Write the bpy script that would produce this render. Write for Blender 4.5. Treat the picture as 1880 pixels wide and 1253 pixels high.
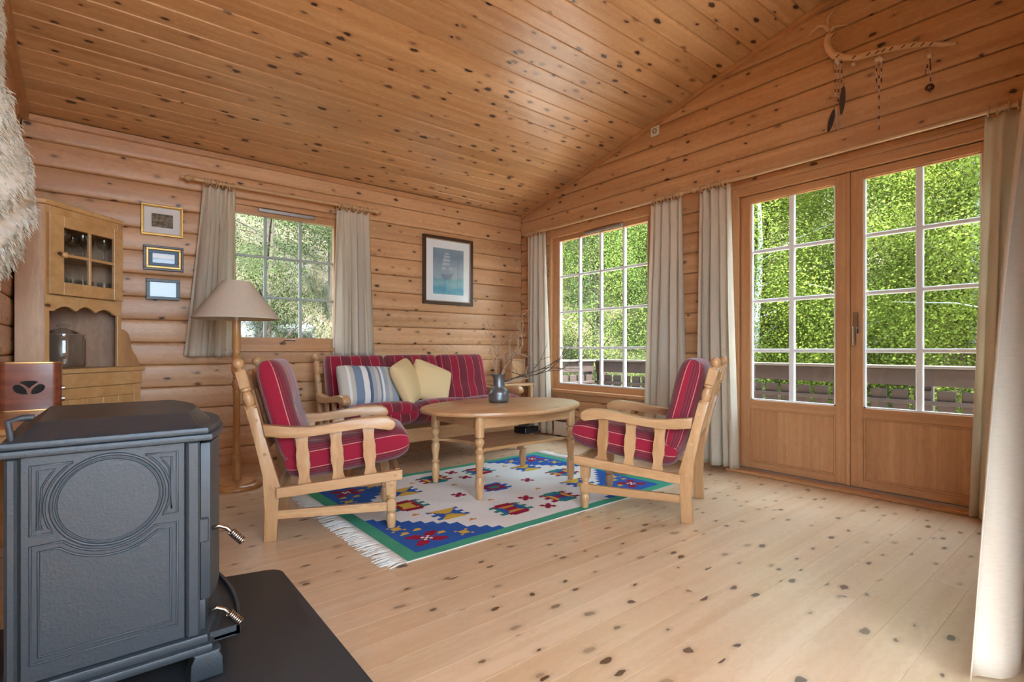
import bpy, bmesh, math, random
import numpy as np
from mathutils import Vector, Matrix

for o in list(bpy.data.objects): bpy.data.objects.remove(o)
SC = bpy.context.scene
COL = SC.collection
R = math.radians
random.seed(7)

# ------------------------------------------------------------------ camera
CAM_YAW = R(38.82)
cd = bpy.data.cameras.new('camera'); cam = bpy.data.objects.new('camera', cd); COL.objects.link(cam)
cam.location = (0, 0, 0.9); cam.rotation_euler = (R(90), 0, -CAM_YAW)
cd.sensor_width = 36; cd.lens = 18.04; cd.shift_y = 0.00824; cd.clip_start = 0.02; cd.clip_end = 300
SC.camera = cam

# ------------------------------------------------------------------ world, sun, exposure
W = bpy.data.worlds.new('sky'); SC.world = W; W.use_nodes = True
wn = W.node_tree.nodes; wn.clear()
wb = wn.new('ShaderNodeBackground'); wo = wn.new('ShaderNodeOutputWorld')
wb.inputs[0].default_value = (0.63, 0.83, 1.0, 1); wb.inputs[1].default_value = 12.0
W.node_tree.links.new(wb.outputs[0], wo.inputs[0])
sl = bpy.data.lights.new('sun', 'SUN'); sun = bpy.data.objects.new('sun', sl); COL.objects.link(sun)
sl.energy = 45.0; sl.angle = R(3); sl.color = (0.92, 0.97, 1.0)
sun.rotation_euler = Vector((0.0, 0.5, -0.86)).to_track_quat('-Z', 'Y').to_euler()
sun.location = (2, -8, 14)

def portal(name, loc, direction, w, h, energy=0):
    l = bpy.data.lights.new(name, 'AREA'); o = bpy.data.objects.new(name, l); COL.objects.link(o)
    l.shape = 'RECTANGLE'; l.size = w; l.size_y = h; l.energy = energy
    o.location = loc; o.rotation_euler = Vector(direction).to_track_quat('-Z', 'Z').to_euler()
    l.cycles.is_portal = True
    return o
portal('daylight_portal', (3.84, 3.32, 1.29), (-1, 0, 0), 1.15, 1.5)
portal('daylight_portal', (3.84, 1.20, 1.25), (-1, 0, 0), 1.35, 1.5)
portal('daylight_portal', (1.19, 4.56, 1.49), (0, -1, 0), 0.9, 1.0)
portal('daylight_portal', (0.50, -1.82, 1.825), (0, 1, 0), 1.6, 2.05)
portal('daylight_portal', (-0.52, -0.925, 1.4), (1, 0, 0), 1.45, 1.8)

SC.view_settings.view_transform = 'Standard'; SC.view_settings.look = 'None'
SC.view_settings.gamma = 1; SC.view_settings.use_curve_mapping = False
SC.view_settings.exposure = 0.5
cy = SC.cycles
cy.use_denoising = True
try: cy.denoiser = 'OPENIMAGEDENOISE'
except Exception: pass
cy.use_adaptive_sampling = True; cy.adaptive_threshold = 0.1; cy.adaptive_min_samples = 16
cy.max_bounces = 8; cy.diffuse_bounces = 4; cy.glossy_bounces = 4; cy.transmission_bounces = 6
cy.transparent_max_bounces = 16; cy.sample_clamp_indirect = 8; cy.caustics_reflective = False; cy.caustics_refractive = False

# ------------------------------------------------------------------ room constants
XL, XR, YB, YN = -0.38, 3.72, 4.457, -1.7     # left wall, right wall, back wall, near wall
ZE, SLOPE = 2.40, 0.252                        # eave height, roof slope
PHI = math.atan(SLOPE)
YRIDGE = 0.0
def ceil_z(y): return ZE + SLOPE * (YB - y) if y > YRIDGE else ZE + SLOPE * (YB - YRIDGE) - 0.25 * (YRIDGE - y)
LOG = 0.162

# ------------------------------------------------------------------ materials
def srgb(r, g, b):
    f = lambda c: (c / 255 / 12.92) if c / 255 <= 0.04045 else ((c / 255 + 0.055) / 1.055) ** 2.4
    return (f(r), f(g), f(b), 1)
def new_mat(name):
    m = bpy.data.materials.new(name); m.use_nodes = True
    nt = m.node_tree; b = nt.nodes['Principled BSDF']
    return m, nt, b
def plain(name, col, rough=0.5, metal=0.0, bump=0.0, bscale=80, var=0.0, coat=0.0, spec=0.5):
    m, nt, b = new_mat(name)
    b.inputs['Base Color'].default_value = col; b.inputs['Roughness'].default_value = rough
    b.inputs['Metallic'].default_value = metal; b.inputs['Coat Weight'].default_value = coat
    b.inputs['Specular IOR Level'].default_value = spec
    if bump or var:
        tc = nt.nodes.new('ShaderNodeTexCoord'); nz = nt.nodes.new('ShaderNodeTexNoise')
        nz.inputs['Scale'].default_value = bscale; nz.inputs['Detail'].default_value = 4
        nt.links.new(tc.outputs['Object'], nz.inputs['Vector'])
        if bump:
            bp = nt.nodes.new('ShaderNodeBump'); bp.inputs['Strength'].default_value = bump; bp.inputs['Distance'].default_value = 0.004
            nt.links.new(nz.outputs['Fac'], bp.inputs['Height']); nt.links.new(bp.outputs['Normal'], b.inputs['Normal'])
        if var:
            mx = nt.nodes.new('ShaderNodeMix'); mx.data_type = 'RGBA'
            mx.inputs[6].default_value = tuple(c * (1 - var) for c in col[:3]) + (1,)
            mx.inputs[7].default_value = tuple(min(1, c * (1 + var)) for c in col[:3]) + (1,)
            nt.links.new(nz.outputs['Fac'], mx.inputs[0]); nt.links.new(mx.outputs[2], b.inputs['Base Color'])
    return m
def N(nt, t, **kw):
    n = nt.nodes.new(t)
    for k, v in kw.items(): setattr(n, k, v)
    return n
def ramp(nt, stops, interp='LINEAR'):
    r = nt.nodes.new('ShaderNodeValToRGB'); r.color_ramp.interpolation = interp
    e = r.color_ramp.elements
    while len(e) < len(stops): e.new(0.5)
    for i, (p, c) in enumerate(stops): e[i].position = p; e[i].color = c
    return r
def pine(name, axis, light, dark, knot, rough=0.35, knots=0.6, flat=None, coat=0.0, kscale=(4.0, 8.0), ksize=0.085, grain=22.0, bump=0.12, tint=0.10):
    """Pine: streaked along `axis`, dark oval knots, a little colour change from piece to piece."""
    m, nt, b = new_mat(name); L = nt.links.new
    tc = N(nt, 'ShaderNodeTexCoord'); oi = N(nt, 'ShaderNodeObjectInfo')
    off = N(nt, 'ShaderNodeVectorMath', operation='SCALE'); off.inputs[0].default_value = (37.3, 71.9, 53.1)
    L(oi.outputs['Random'], off.inputs['Scale'])
    add = N(nt, 'ShaderNodeVectorMath', operation='ADD'); L(tc.outputs['Object'], add.inputs[0]); L(off.outputs[0], add.inputs[1])
    ai = 'xyz'.index(axis)
    def scaled(a, c):
        v = [c, c, c]; v[ai] = a
        n = N(nt, 'ShaderNodeVectorMath', operation='MULTIPLY'); n.inputs[1].default_value = v; L(add.outputs[0], n.inputs[0]); return n
    # knots first, so that the grain can flow round them
    kv = [kscale[1]] * 3; kv[ai] = kscale[0]
    if flat: kv['xyz'.index(flat)] = 0.0
    ks = N(nt, 'ShaderNodeVectorMath', operation='MULTIPLY'); ks.inputs[1].default_value = kv; L(add.outputs[0], ks.inputs[0])
    wob = N(nt, 'ShaderNodeTexNoise'); wob.inputs['Scale'].default_value = 4.0; wob.inputs['Detail'].default_value = 2.0; L(ks.outputs[0], wob.inputs['Vector'])
    wadd = N(nt, 'ShaderNodeMixRGB' if False else 'ShaderNodeVectorMath', operation='MULTIPLY_ADD'); wadd.inputs[1].default_value = (0.20, 0.20, 0.20)
    L(wob.outputs['Color'], wadd.inputs[0]); L(ks.outputs[0], wadd.inputs[2])
    vo = N(nt, 'ShaderNodeTexVoronoi'); vo.inputs['Scale'].default_value = 1.0
    if flat:      # knots drawn on the face of the board only
        vo.voronoi_dimensions = '2D'; sx_ = N(nt, 'ShaderNodeSeparateXYZ'); cb = N(nt, 'ShaderNodeCombineXYZ'); L(wadd.outputs[0], sx_.inputs[0])
        L(sx_.outputs[ai], cb.inputs[0]); L(sx_.outputs[3 - ai - 'xyz'.index(flat)], cb.inputs[1]); L(cb.outputs[0], vo.inputs['Vector'])
    else: L(wadd.outputs[0], vo.inputs['Vector'])
    sep = N(nt, 'ShaderNodeSeparateColor'); L(vo.outputs['Color'], sep.inputs[0])
    # radius per cell: zero for some of the cells
    rad = N(nt, 'ShaderNodeMapRange'); rad.inputs['From Min'].default_value = 1 - knots; rad.inputs['From Max'].default_value = 1.0
    rad.inputs['To Min'].default_value = ksize * 0.4; rad.inputs['To Max'].default_value = ksize * 1.35
    L(sep.outputs[0], rad.inputs['Value'])
    q = N(nt, 'ShaderNodeMath', operation='SUBTRACT'); L(rad.outputs[0], q.inputs[0]); L(vo.outputs['Distance'], q.inputs[1])
    kf = N(nt, 'ShaderNodeMapRange'); kf.interpolation_type = 'SMOOTHSTEP'; kf.inputs['From Min'].default_value = -0.014; kf.inputs['From Max'].default_value = 0.016
    L(q.outputs[0], kf.inputs['Value'])
    halo = N(nt, 'ShaderNodeMapRange'); halo.interpolation_type = 'SMOOTHSTEP'; halo.inputs['From Min'].default_value = -0.16; halo.inputs['From Max'].default_value = 0.0
    L(q.outputs[0], halo.inputs['Value'])
    has = N(nt, 'ShaderNodeMath', operation='GREATER_THAN'); L(sep.outputs[0], has.inputs[0]); has.inputs[1].default_value = 1 - knots + 0.03
    kf2 = N(nt, 'ShaderNodeMath', operation='MULTIPLY'); L(kf.outputs[0], kf2.inputs[0]); L(has.outputs[0], kf2.inputs[1])
    halo2 = N(nt, 'ShaderNodeMath', operation='MULTIPLY'); L(halo.outputs[0], halo2.inputs[0]); L(has.outputs[0], halo2.inputs[1])
    # grain
    g1 = scaled(0.9, grain); bend = N(nt, 'ShaderNodeVectorMath', operation='MULTIPLY_ADD')
    L(wob.outputs['Color'], bend.inputs[0]); bend.inputs[1].default_value = (0.9, 0.9, 0.9); L(g1.outputs[0], bend.inputs[2])
    n1 = N(nt, 'ShaderNodeTexNoise'); n1.inputs['Scale'].default_value = 1.0; n1.inputs['Detail'].default_value = 2; n1.inputs['Roughness'].default_value = 0.6; n1.inputs['Distortion'].default_value = 0.35
    L(bend.outputs[0], n1.inputs['Vector'])
    g2 = scaled(0.5, 3.5)
    n2 = N(nt, 'ShaderNodeTexNoise'); n2.inputs['Scale'].default_value = 1.0; n2.inputs['Detail'].default_value = 1; L(g2.outputs[0], n2.inputs['Vector'])
    mixn = N(nt, 'ShaderNodeMath', operation='MULTIPLY_ADD'); L(n1.outputs['Fac'], mixn.inputs[0]); mixn.inputs[1].default_value = 0.62
    n2m = N(nt, 'ShaderNodeMath', operation='MULTIPLY'); L(n2.outputs['Fac'], n2m.inputs[0]); n2m.inputs[1].default_value = 0.38
    L(n2m.outputs[0], mixn.inputs[2])
    cr = ramp(nt, [(0.32, dark), (0.5, tuple((a + c) / 2 for a, c in zip(light, dark))), (0.64, light)]); L(mixn.outputs[0], cr.inputs[0])
    hv = N(nt, 'ShaderNodeHueSaturation')
    vr = N(nt, 'ShaderNodeMapRange'); vr.inputs['To Min'].default_value = 1 - tint; vr.inputs['To Max'].default_value = 1 + tint; L(oi.outputs['Random'], vr.inputs['Value'])
    L(vr.outputs[0], hv.inputs['Value']); L(cr.outputs[0], hv.inputs['Color'])
    hmix = N(nt, 'ShaderNodeMix', data_type='RGBA'); hmix.inputs[7].default_value = tuple(c * 0.72 for c in dark[:3]) + (1,)
    hm = N(nt, 'ShaderNodeMath', operation='MULTIPLY'); L(halo2.outputs[0], hm.inputs[0]); hm.inputs[1].default_value = 0.45
    L(hm.outputs[0], hmix.inputs[0]); L(hv.outputs[0], hmix.inputs[6])
    kmix = N(nt, 'ShaderNodeMix', data_type='RGBA'); kmix.inputs[7].default_value = knot
    km = N(nt, 'ShaderNodeMath', operation='MULTIPLY'); L(kf2.outputs[0], km.inputs[0]); pale = N(nt, 'ShaderNodeMapRange'); pale.inputs['From Max'].default_value = 0.6; pale.inputs['To Min'].default_value = 0.35; pale.inputs['To Max'].default_value = 0.95; L(sep.outputs[1], pale.inputs['Value']); L(pale.outputs[0], km.inputs[1])
    L(km.outputs[0], kmix.inputs[0]); L(hmix.outputs[2], kmix.inputs[6])
    L(kmix.outputs[2], b.inputs['Base Color'])
    b.inputs['Roughness'].default_value = rough; b.inputs['Coat Weight'].default_value = coat; b.inputs['Coat Roughness'].default_value = 0.18
    if bump:
        bp = N(nt, 'ShaderNodeBump'); bp.inputs['Strength'].default_value = bump; bp.inputs['Distance'].default_value = 0.002
        L(n1.outputs['Fac'], bp.inputs['Height']); L(bp.outputs['Normal'], b.inputs['Normal'])
    return m

KN = srgb(62, 34, 24)
M = {}
M['log'] = pine('pine_log', 'x', srgb(218, 172, 128), srgb(188, 137, 94), KN, 0.46, 0.5, 'y', coat=0.12, kscale=(5.5, 10.5), ksize=0.088, tint=0.09)
M['ceil'] = pine('pine_ceiling_board', 'x', srgb(222, 178, 132), srgb(194, 144, 98), KN, 0.33, 0.62, 'z', coat=0.3, kscale=(5.0, 10.5), ksize=0.115, tint=0.09)
M['floor'] = pine('pine_floor_plank', 'x', srgb(217, 187, 154), srgb(199, 163, 126), srgb(88, 58, 40), 0.34, 0.62, 'z', coat=0.30, kscale=(5.5, 10.5), ksize=0.095, tint=0.03, bump=0.04)
for a in 'xyz':
    M['fur_' + a] = pine('furniture_pine_' + a, a, srgb(210, 168, 122), srgb(180, 132, 88), srgb(96, 58, 36), 0.38, 0.22, None, coat=0.15, kscale=(3.0, 9.0), ksize=0.12, tint=0.05)
    M['door_' + a] = pine('door_pine_' + a, a, srgb(210, 160, 114), srgb(186, 132, 88), srgb(110, 64, 40), 0.36, 0.04, None, coat=0.2, tint=0.04, grain=34)
    M['cab_' + a] = pine('cupboard_pine_' + a, a, srgb(226, 184, 128), srgb(206, 156, 100), srgb(96, 56, 34), 0.38, 0.3, None, coat=0.15, kscale=(3.0, 8.0), ksize=0.12, tint=0.04)
M['rodw'] = pine('rod_wood_x', 'x', srgb(222, 186, 144), srgb(198, 154, 110), KN, 0.4, 0.0, tint=0.03)
M['lampw'] = pine('lamp_wood', 'z', srgb(204, 150, 92), srgb(178, 118, 64), KN, 0.33, 0.05, coat=0.3, tint=0.03)
M['backing'] = plain('dark_joint', srgb(120, 76, 46), 0.8)
M['white'] = plain('white_paint', srgb(242, 244, 246), 0.4)
M['greymunt'] = plain('grey_spacer_bar', srgb(176, 182, 178), 0.45)
M['alu'] = plain('brushed_aluminium', srgb(190, 192, 196), 0.35, 0.9)
M['chrome'] = plain('polished_chrome', srgb(200, 200, 205), 0.12, 1.0)
M['steel'] = plain('spring_steel', srgb(185, 178, 170), 0.25, 1.0)
M['iron'] = plain('cast_iron', srgb(68, 76, 84), 0.45, 0.25, bump=0.25, bscale=160, var=0.08)
M['iron_dark'] = plain('cast_iron_dark_top', srgb(58, 58, 62), 0.38, 0.3, bump=0.2, bscale=120, var=0.15)
M['blackgap'] = plain('gap_black', srgb(18, 20, 22), 0.7)  # near-black firebox body, showing in the gaps between stove plates
M['slate'] = plain('black_slate', srgb(52, 55, 60), 0.5, bump=0.35, bscale=9, var=0.22)
M['heater'] = plain('cream_enamel', srgb(230, 222, 208), 0.4)
M['plate'] = plain('ivory_plastic', srgb(232, 222, 204), 0.4)
M['black'] = plain('black_lacquer', srgb(22, 22, 24), 0.25)
M['silver'] = plain('dull_silver', srgb(150, 150, 152), 0.3, 0.9)
M['pewter'] = plain('old_pewter', srgb(124, 128, 132), 0.36, 0.75, bump=0.3, bscale=60, var=0.15)
M['twig'] = plain('grey_twig', srgb(176, 150, 128), 0.8)
M['twigdark'] = plain('dark_twig', srgb(86, 76, 62), 0.8)
M['gold'] = plain('gilt_frame', srgb(196, 150, 78), 0.35, 0.55)
M['brownframe'] = plain('dark_brown_frame', srgb(74, 50, 36), 0.35)
M['brownedge'] = plain('frame_inner_edge', srgb(190, 160, 140), 0.35, 0.3)
M['blackframe'] = plain('black_frame', srgb(36, 34, 36), 0.35)
M['paper'] = plain('white_mat_board', srgb(246, 245, 243), 0.7)
M['bluemat'] = plain('blue_mat_board', srgb(116, 138, 162), 0.7)
M['fringe'] = plain('wool_fringe', srgb(226, 222, 216), 0.9)
M['cord'] = plain('white_cord', srgb(230, 226, 220), 0.5)
M['antler'] = plain('driftwood', srgb(226, 184, 142), 0.6, bump=0.3, bscale=40, var=0.15)
M['leather'] = plain('brown_leather_lace', srgb(74, 40, 26), 0.7)
M['bone'] = plain('bone_bead', srgb(228, 204, 184), 0.5)
M['feather'] = plain('barred_feather', srgb(74, 62, 56), 0.8, var=0.5, bscale=30)
M['featherw'] = plain('pale_feather', srgb(186, 164, 146), 0.8)
M['fleece'] = plain('sheep_fleece', srgb(252, 248, 240), 0.95, bump=0.3, bscale=30, var=0.02)
M['radio'] = pine('mahogany_veneer', 'x', srgb(150, 82, 58), srgb(112, 56, 38), KN, 0.22, 0.0, coat=0.5, grain=30)
M['brass'] = plain('brass_trim', srgb(190, 140, 90), 0.3, 0.8)
M['grille'] = plain('black_speaker_mesh', srgb(36, 34, 32), 0.6, bump=0.8, bscale=500)
M['deckbrown'] = plain('brown_stained_rail', srgb(44, 28, 21), 0.7, var=0.25, bscale=14)
M['decktop'] = plain('weathered_rail_cap', srgb(84, 74, 66), 0.8, var=0.15, bscale=10)
M['deckfloor'] = plain('weathered_deck', srgb(168, 156, 142), 0.8, var=0.2, bscale=6)
M['oakback'] = pine('oak_back_panel', 'z', srgb(178, 134, 96), srgb(138, 96, 64), KN, 0.5, 0.0, grain=14)
M['bark'] = plain('brown_bark', srgb(72, 60, 50), 0.9, bump=0.6, bscale=14, var=0.3)
M['birchbark'] = plain('birch_bark', srgb(160, 158, 152), 0.8, var=0.35, bscale=7)
M['drygrass'] = plain('dry_grass', srgb(84, 76, 56), 0.9, var=0.25, bscale=4)
M['rock'] = plain('grey_rock', srgb(88, 84, 80), 0.9, bump=0.6, bscale=6, var=0.25)
M['shade'] = None

# linen with light passing through
def linen(name, col, transl=0.35, bs=260, bands=None):
    m, nt, b = new_mat(name); L = nt.links.new
    b.inputs['Base Color'].default_value = col; b.inputs['Roughness'].default_value = 0.9; b.inputs['Specular IOR Level'].default_value = 0.1
    tc = N(nt, 'ShaderNodeTexCoord'); mp = N(nt, 'ShaderNodeVectorMath', operation='MULTIPLY'); mp.inputs[1].default_value = (1, 1, 6)
    L(tc.outputs['Object'], mp.inputs[0])
    nz = N(nt, 'ShaderNodeTexNoise'); nz.inputs['Scale'].default_value = 40; nz.inputs['Detail'].default_value = 3; L(mp.outputs[0], nz.inputs['Vector'])
    mx = N(nt, 'ShaderNodeMix', data_type='RGBA'); mx.inputs[6].default_value = tuple(c * 0.9 for c in col[:3]) + (1,); mx.inputs[7].default_value = tuple(min(1, c * 1.08) for c in col[:3]) + (1,)
    L(nz.outputs['Fac'], mx.inputs[0]); L(mx.outputs[2], b.inputs['Base Color'])
    bp = N(nt, 'ShaderNodeBump'); bp.inputs['Strength'].default_value = 0.15; bp.inputs['Distance'].default_value = 0.002; L(nz.outputs['Fac'], bp.inputs['Height']); L(bp.outputs['Normal'], b.inputs['Normal'])
    tr = N(nt, 'ShaderNodeBsdfTranslucent'); L(mx.outputs[2], tr.inputs[0])
    ms = N(nt, 'ShaderNodeMixShader'); ms.inputs[0].default_value = transl
    out = nt.nodes['Material Output']; L(b.outputs[0], ms.inputs[1]); L(tr.outputs[0], ms.inputs[2]); L(ms.outputs[0], out.inputs[0])
    return m
M['linen'] = linen('cream_linen', srgb(241, 231, 215), 0.42)
M['shade'] = linen('lamp_shade_fabric', srgb(226, 214, 196), 0.25)

def glass(name, tint, refl=1.0):
    m, nt, b = new_mat(name); L = nt.links.new; nt.nodes.remove(b)
    t = N(nt, 'ShaderNodeBsdfTransparent'); t.inputs[0].default_value = tint
    g = N(nt, 'ShaderNodeBsdfGlossy'); g.inputs['Roughness'].default_value = 0.0
    fr = N(nt, 'ShaderNodeFresnel'); fr.inputs[0].default_value = 1.5
    mu = N(nt, 'ShaderNodeMath', operation='MULTIPLY'); mu.inputs[1].default_value = refl; L(fr.outputs[0], mu.inputs[0])
    ge = N(nt, 'ShaderNodeNewGeometry'); inv = N(nt, 'ShaderNodeMath', operation='SUBTRACT'); inv.inputs[0].default_value = 1.0; L(ge.outputs['Backfacing'], inv.inputs[1])
    m2 = N(nt, 'ShaderNodeMath', operation='MULTIPLY'); L(mu.outputs[0], m2.inputs[0]); L(inv.outputs[0], m2.inputs[1]); mu = m2      # one reflection per sheet, from its front
    ms = N(nt, 'ShaderNodeMixShader'); L(mu.outputs[0], ms.inputs[0]); L(t.outputs[0], ms.inputs[1]); L(g.outputs[0], ms.inputs[2])
    L(ms.outputs[0], nt.nodes['Material Output'].inputs[0])
    return m
M['pane'] = glass('window_glass', (0.97, 0.985, 0.975, 1), 1.4)
M['clearglass'] = glass('clear_glassware', (0.90, 0.92, 0.93, 1), 2.2)
M['picglass'] = glass('picture_glass', (0.98, 0.99, 1.0, 1), 1.2)

def stripe_fabric():
    m, nt, b = new_mat('red_striped_wool'); L = nt.links.new
    uv = N(nt, 'ShaderNodeUVMap'); sx = N(nt, 'ShaderNodeSeparateXYZ'); L(uv.outputs[0], sx.inputs[0])
    dv = N(nt, 'ShaderNodeMath', operation='DIVIDE'); L(sx.outputs[0], dv.inputs[0]); dv.inputs[1].default_value = 0.165
    fr = N(nt, 'ShaderNodeMath', operation='FRACT'); L(dv.outputs[0], fr.inputs[0])
    red, dk, tan, mv = srgb(150, 32, 54), srgb(116, 36, 52), srgb(208, 138, 128), srgb(128, 66, 70)
    cr = ramp(nt, [(0, red), (0.455, tan), (0.480, dk), (0.54, mv), (0.56, dk), (0.63, mv), (0.65, dk), (0.72, mv), (0.74, dk), (0.81, mv), (0.83, dk), (0.90, mv), (0.92, dk), (0.965, tan), (0.99, red)], 'CONSTANT')
    L(fr.outputs[0], cr.inputs[0])
    tc = N(nt, 'ShaderNodeTexCoord'); nz = N(nt, 'ShaderNodeTexNoise'); nz.inputs['Scale'].default_value = 300; L(tc.outputs['Object'], nz.inputs['Vector'])
    hv = N(nt, 'ShaderNodeHueSaturation'); mr = N(nt, 'ShaderNodeMapRange'); mr.inputs['To Min'].default_value = 0.85; mr.inputs['To Max'].default_value = 1.15
    L(nz.outputs['Fac'], mr.inputs['Value']); L(mr.outputs[0], hv.inputs['Value']); L(cr.outputs[0], hv.inputs['Color']); L(hv.outputs[0], b.inputs['Base Color'])
    b.inputs['Roughness'].default_value = 0.9; b.inputs['Specular IOR Level'].default_value = 0.15; b.inputs['Sheen Weight'].default_value = 0.3
    bp = N(nt, 'ShaderNodeBump'); bp.inputs['Strength'].default_value = 0.2; bp.inputs['Distance'].default_value = 0.001; L(nz.outputs['Fac'], bp.inputs['Height']); L(bp.outputs['Normal'], b.inputs['Normal'])
    return m
M['stripe'] = stripe_fabric()
def pillow_stripe():
    m, nt, b = new_mat('blue_white_stripe'); L = nt.links.new
    uv = N(nt, 'ShaderNodeUVMap'); sx = N(nt, 'ShaderNodeSeparateXYZ'); L(uv.outputs[0], sx.inputs[0])
    mr = N(nt, 'ShaderNodeMapRange'); mr.inputs['From Min'].default_value = -0.25; mr.inputs['From Max'].default_value = 0.25; L(sx.outputs[1], mr.inputs['Value'])
    g, w, bl, dk, be = srgb(160, 168, 178), srgb(226, 224, 222), srgb(120, 138, 160), srgb(92, 104, 122), srgb(196, 190, 178)
    cr = ramp(nt, [(0, be), (0.10, w), (0.14, be), (0.2, bl), (0.33, w), (0.42, dk), (0.47, g), (0.54, be), (0.6, bl), (0.63, w), (0.67, g), (0.74, be), (0.8, g), (0.92, dk)], 'CONSTANT')
    L(mr.outputs[0], cr.inputs[0]); L(cr.outputs[0], b.inputs['Base Color']); b.inputs['Roughness'].default_value = 0.85
    return m
M['pstripe'] = pillow_stripe()
M['yellow'] = plain('pale_yellow_cotton', srgb(226, 198, 148), 0.85, bump=0.15, bscale=160, var=0.08)

def leafmat(name, c1, c2, transl=0.4):
    m, nt, b = new_mat(name); L = nt.links.new
    tc = N(nt, 'ShaderNodeTexCoord'); nz = N(nt, 'ShaderNodeTexNoise'); nz.inputs['Scale'].default_value = 0.9; nz.inputs['Detail'].default_value = 6; L(tc.outputs['Object'], nz.inputs['Vector'])
    cr = ramp(nt, [(0.36, tuple(c * .8 for c in c1[:3]) + (1,)), (0.62, c2)]); L(nz.outputs['Fac'], cr.inputs[0]); L(cr.outputs[0], b.inputs['Base Color'])
    b.inputs['Roughness'].default_value = 0.7; b.inputs['Specular IOR Level'].default_value = 0.06
    tr = N(nt, 'ShaderNodeBsdfTranslucent'); L(cr.outputs[0], tr.inputs[0]); ms = N(nt, 'ShaderNodeMixShader'); ms.inputs[0].default_value = transl
    L(b.outputs[0], ms.inputs[1]); L(tr.outputs[0], ms.inputs[2]); L(ms.outputs[0], nt.nodes['Material Output'].inputs[0])
    return m
M['leaf_bright'] = leafmat('birch_leaves', srgb(76, 88, 30), srgb(112, 122, 46))
M['leaf_mid'] = leafmat('green_leaves', srgb(60, 72, 30), srgb(94, 104, 42))
M['leaf_dark'] = leafmat('spruce_needles', srgb(50, 64, 28), srgb(92, 106, 44), 0.2)
M['leaf_pine'] = leafmat('pine_needles', srgb(42, 52, 28), srgb(72, 80, 44), 0.3)
def hillmat():
    m, nt, b = new_mat('forest_floor'); L = nt.links.new
    tc = N(nt, 'ShaderNodeTexCoord'); nz = N(nt, 'ShaderNodeTexNoise'); nz.inputs['Scale'].default_value = 0.9; nz.inputs['Detail'].default_value = 8; nz.inputs['Roughness'].default_value = 0.7; L(tc.outputs['Object'], nz.inputs['Vector'])
    cr = ramp(nt, [(0.3, srgb(32, 34, 20)), (0.45, srgb(56, 54, 36)), (0.55, srgb(82, 70, 54)), (0.68, srgb(98, 90, 80))]); L(nz.outputs['Fac'], cr.inputs[0]); L(cr.outputs[0], b.inputs['Base Color'])
    b.inputs['Roughness'].default_value = 0.95; b.inputs['Specular IOR Level'].default_value = 0.1
    return m
M['hill'] = hillmat()

# ------------------------------------------------------------------ geometry helpers
def bm_(): return bmesh.new()
def box(bm, c, s, bev=0.0, mat=None, seg=1):
    r = bmesh.ops.create_cube(bm, size=1.0); vs = r['verts']
    for v in vs: v.co = Vector((v.co.x * s[0], v.co.y * s[1], v.co.z * s[2]))
    if bev > 0:
        es = list({e for v in vs for e in v.link_edges})
        rr = bmesh.ops.bevel(bm, geom=es, offset=bev, segments=seg, affect='EDGES', profile=0.5)
        vs = list({v for f in rr['faces'] for v in f.verts} | {v for v in vs if v.is_valid})
        # every vertex of this cube
        seen = set(vs); st = list(vs)
        while st:
            v = st.pop()
            for e in v.link_edges:
                o = e.other_vert(v)
                if o not in seen: seen.add(o); st.append(o)
        vs = list(seen)
    T = Matrix.Translation(Vector(c)) @ (mat.to_4x4() if mat else Matrix.Identity(4))
    for v in vs: v.co = T @ v.co
    return vs
def b2(bm, x0, x1, y0, y1, z0, z1, bev=0.0, seg=1):
    return box(bm, ((x0 + x1) / 2, (y0 + y1) / 2, (z0 + z1) / 2), (abs(x1 - x0), abs(y1 - y0), abs(z1 - z0)), bev, None, seg)
AX = {'y': lambda a, b, t: Vector((a, t, b)), 'x': lambda a, b, t: Vector((t, a, b)), 'z': lambda a, b, t: Vector((a, b, t))}
def prism(bm, pts, ax, lo, hi, bev=0.0, T=None):
    """polygon in the two other axes (x,z for ax y; y,z for ax x; x,y for ax z) extruded along ax."""
    f = AX[ax]
    va = [bm.verts.new(f(a, b, lo)) for a, b in pts]; vb = [bm.verts.new(f(a, b, hi)) for a, b in pts]
    n = len(pts); fa = bm.faces.new(va); fb = bm.faces.new(list(reversed(vb)))
    for i in range(n): bm.faces.new([va[(i + 1) % n], va[i], vb[i], vb[(i + 1) % n]])
    vs = va + vb
    if bev > 0:
        es = list(fa.edges) + list(fb.edges)
        rr = bmesh.ops.bevel(bm, geom=es, offset=bev, segments=2, affect='EDGES', profile=0.5)
        vs = list({v for f_ in rr['faces'] for v in f_.verts})
    if T is not None:
        seen = set(v for v in vs if v.is_valid)
        for v in seen: v.co = T @ v.co
    return vs
def lathe(bm, prof, c=(0, 0, 0), n=16, T=None, cap=True):
    rings = []
    for r, z in prof:
        ring = []
        for i in range(n):
            a = 2 * math.pi * i / n
            v = Vector((r * math.cos(a), r * math.sin(a), z))
            v = (T @ v) if T is not None else v + Vector(c)
            ring.append(bm.verts.new(v))
        rings.append(ring)
    for k in range(len(rings) - 1):
        for i in range(n):
            bm.faces.new([rings[k][i], rings[k][(i + 1) % n], rings[k + 1][(i + 1) % n], rings[k + 1][i]])
    if cap:
        if prof[0][0] > 1e-4: bm.faces.new(list(reversed(rings[0])))
        if prof[-1][0] > 1e-4: bm.faces.new(rings[-1])
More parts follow.
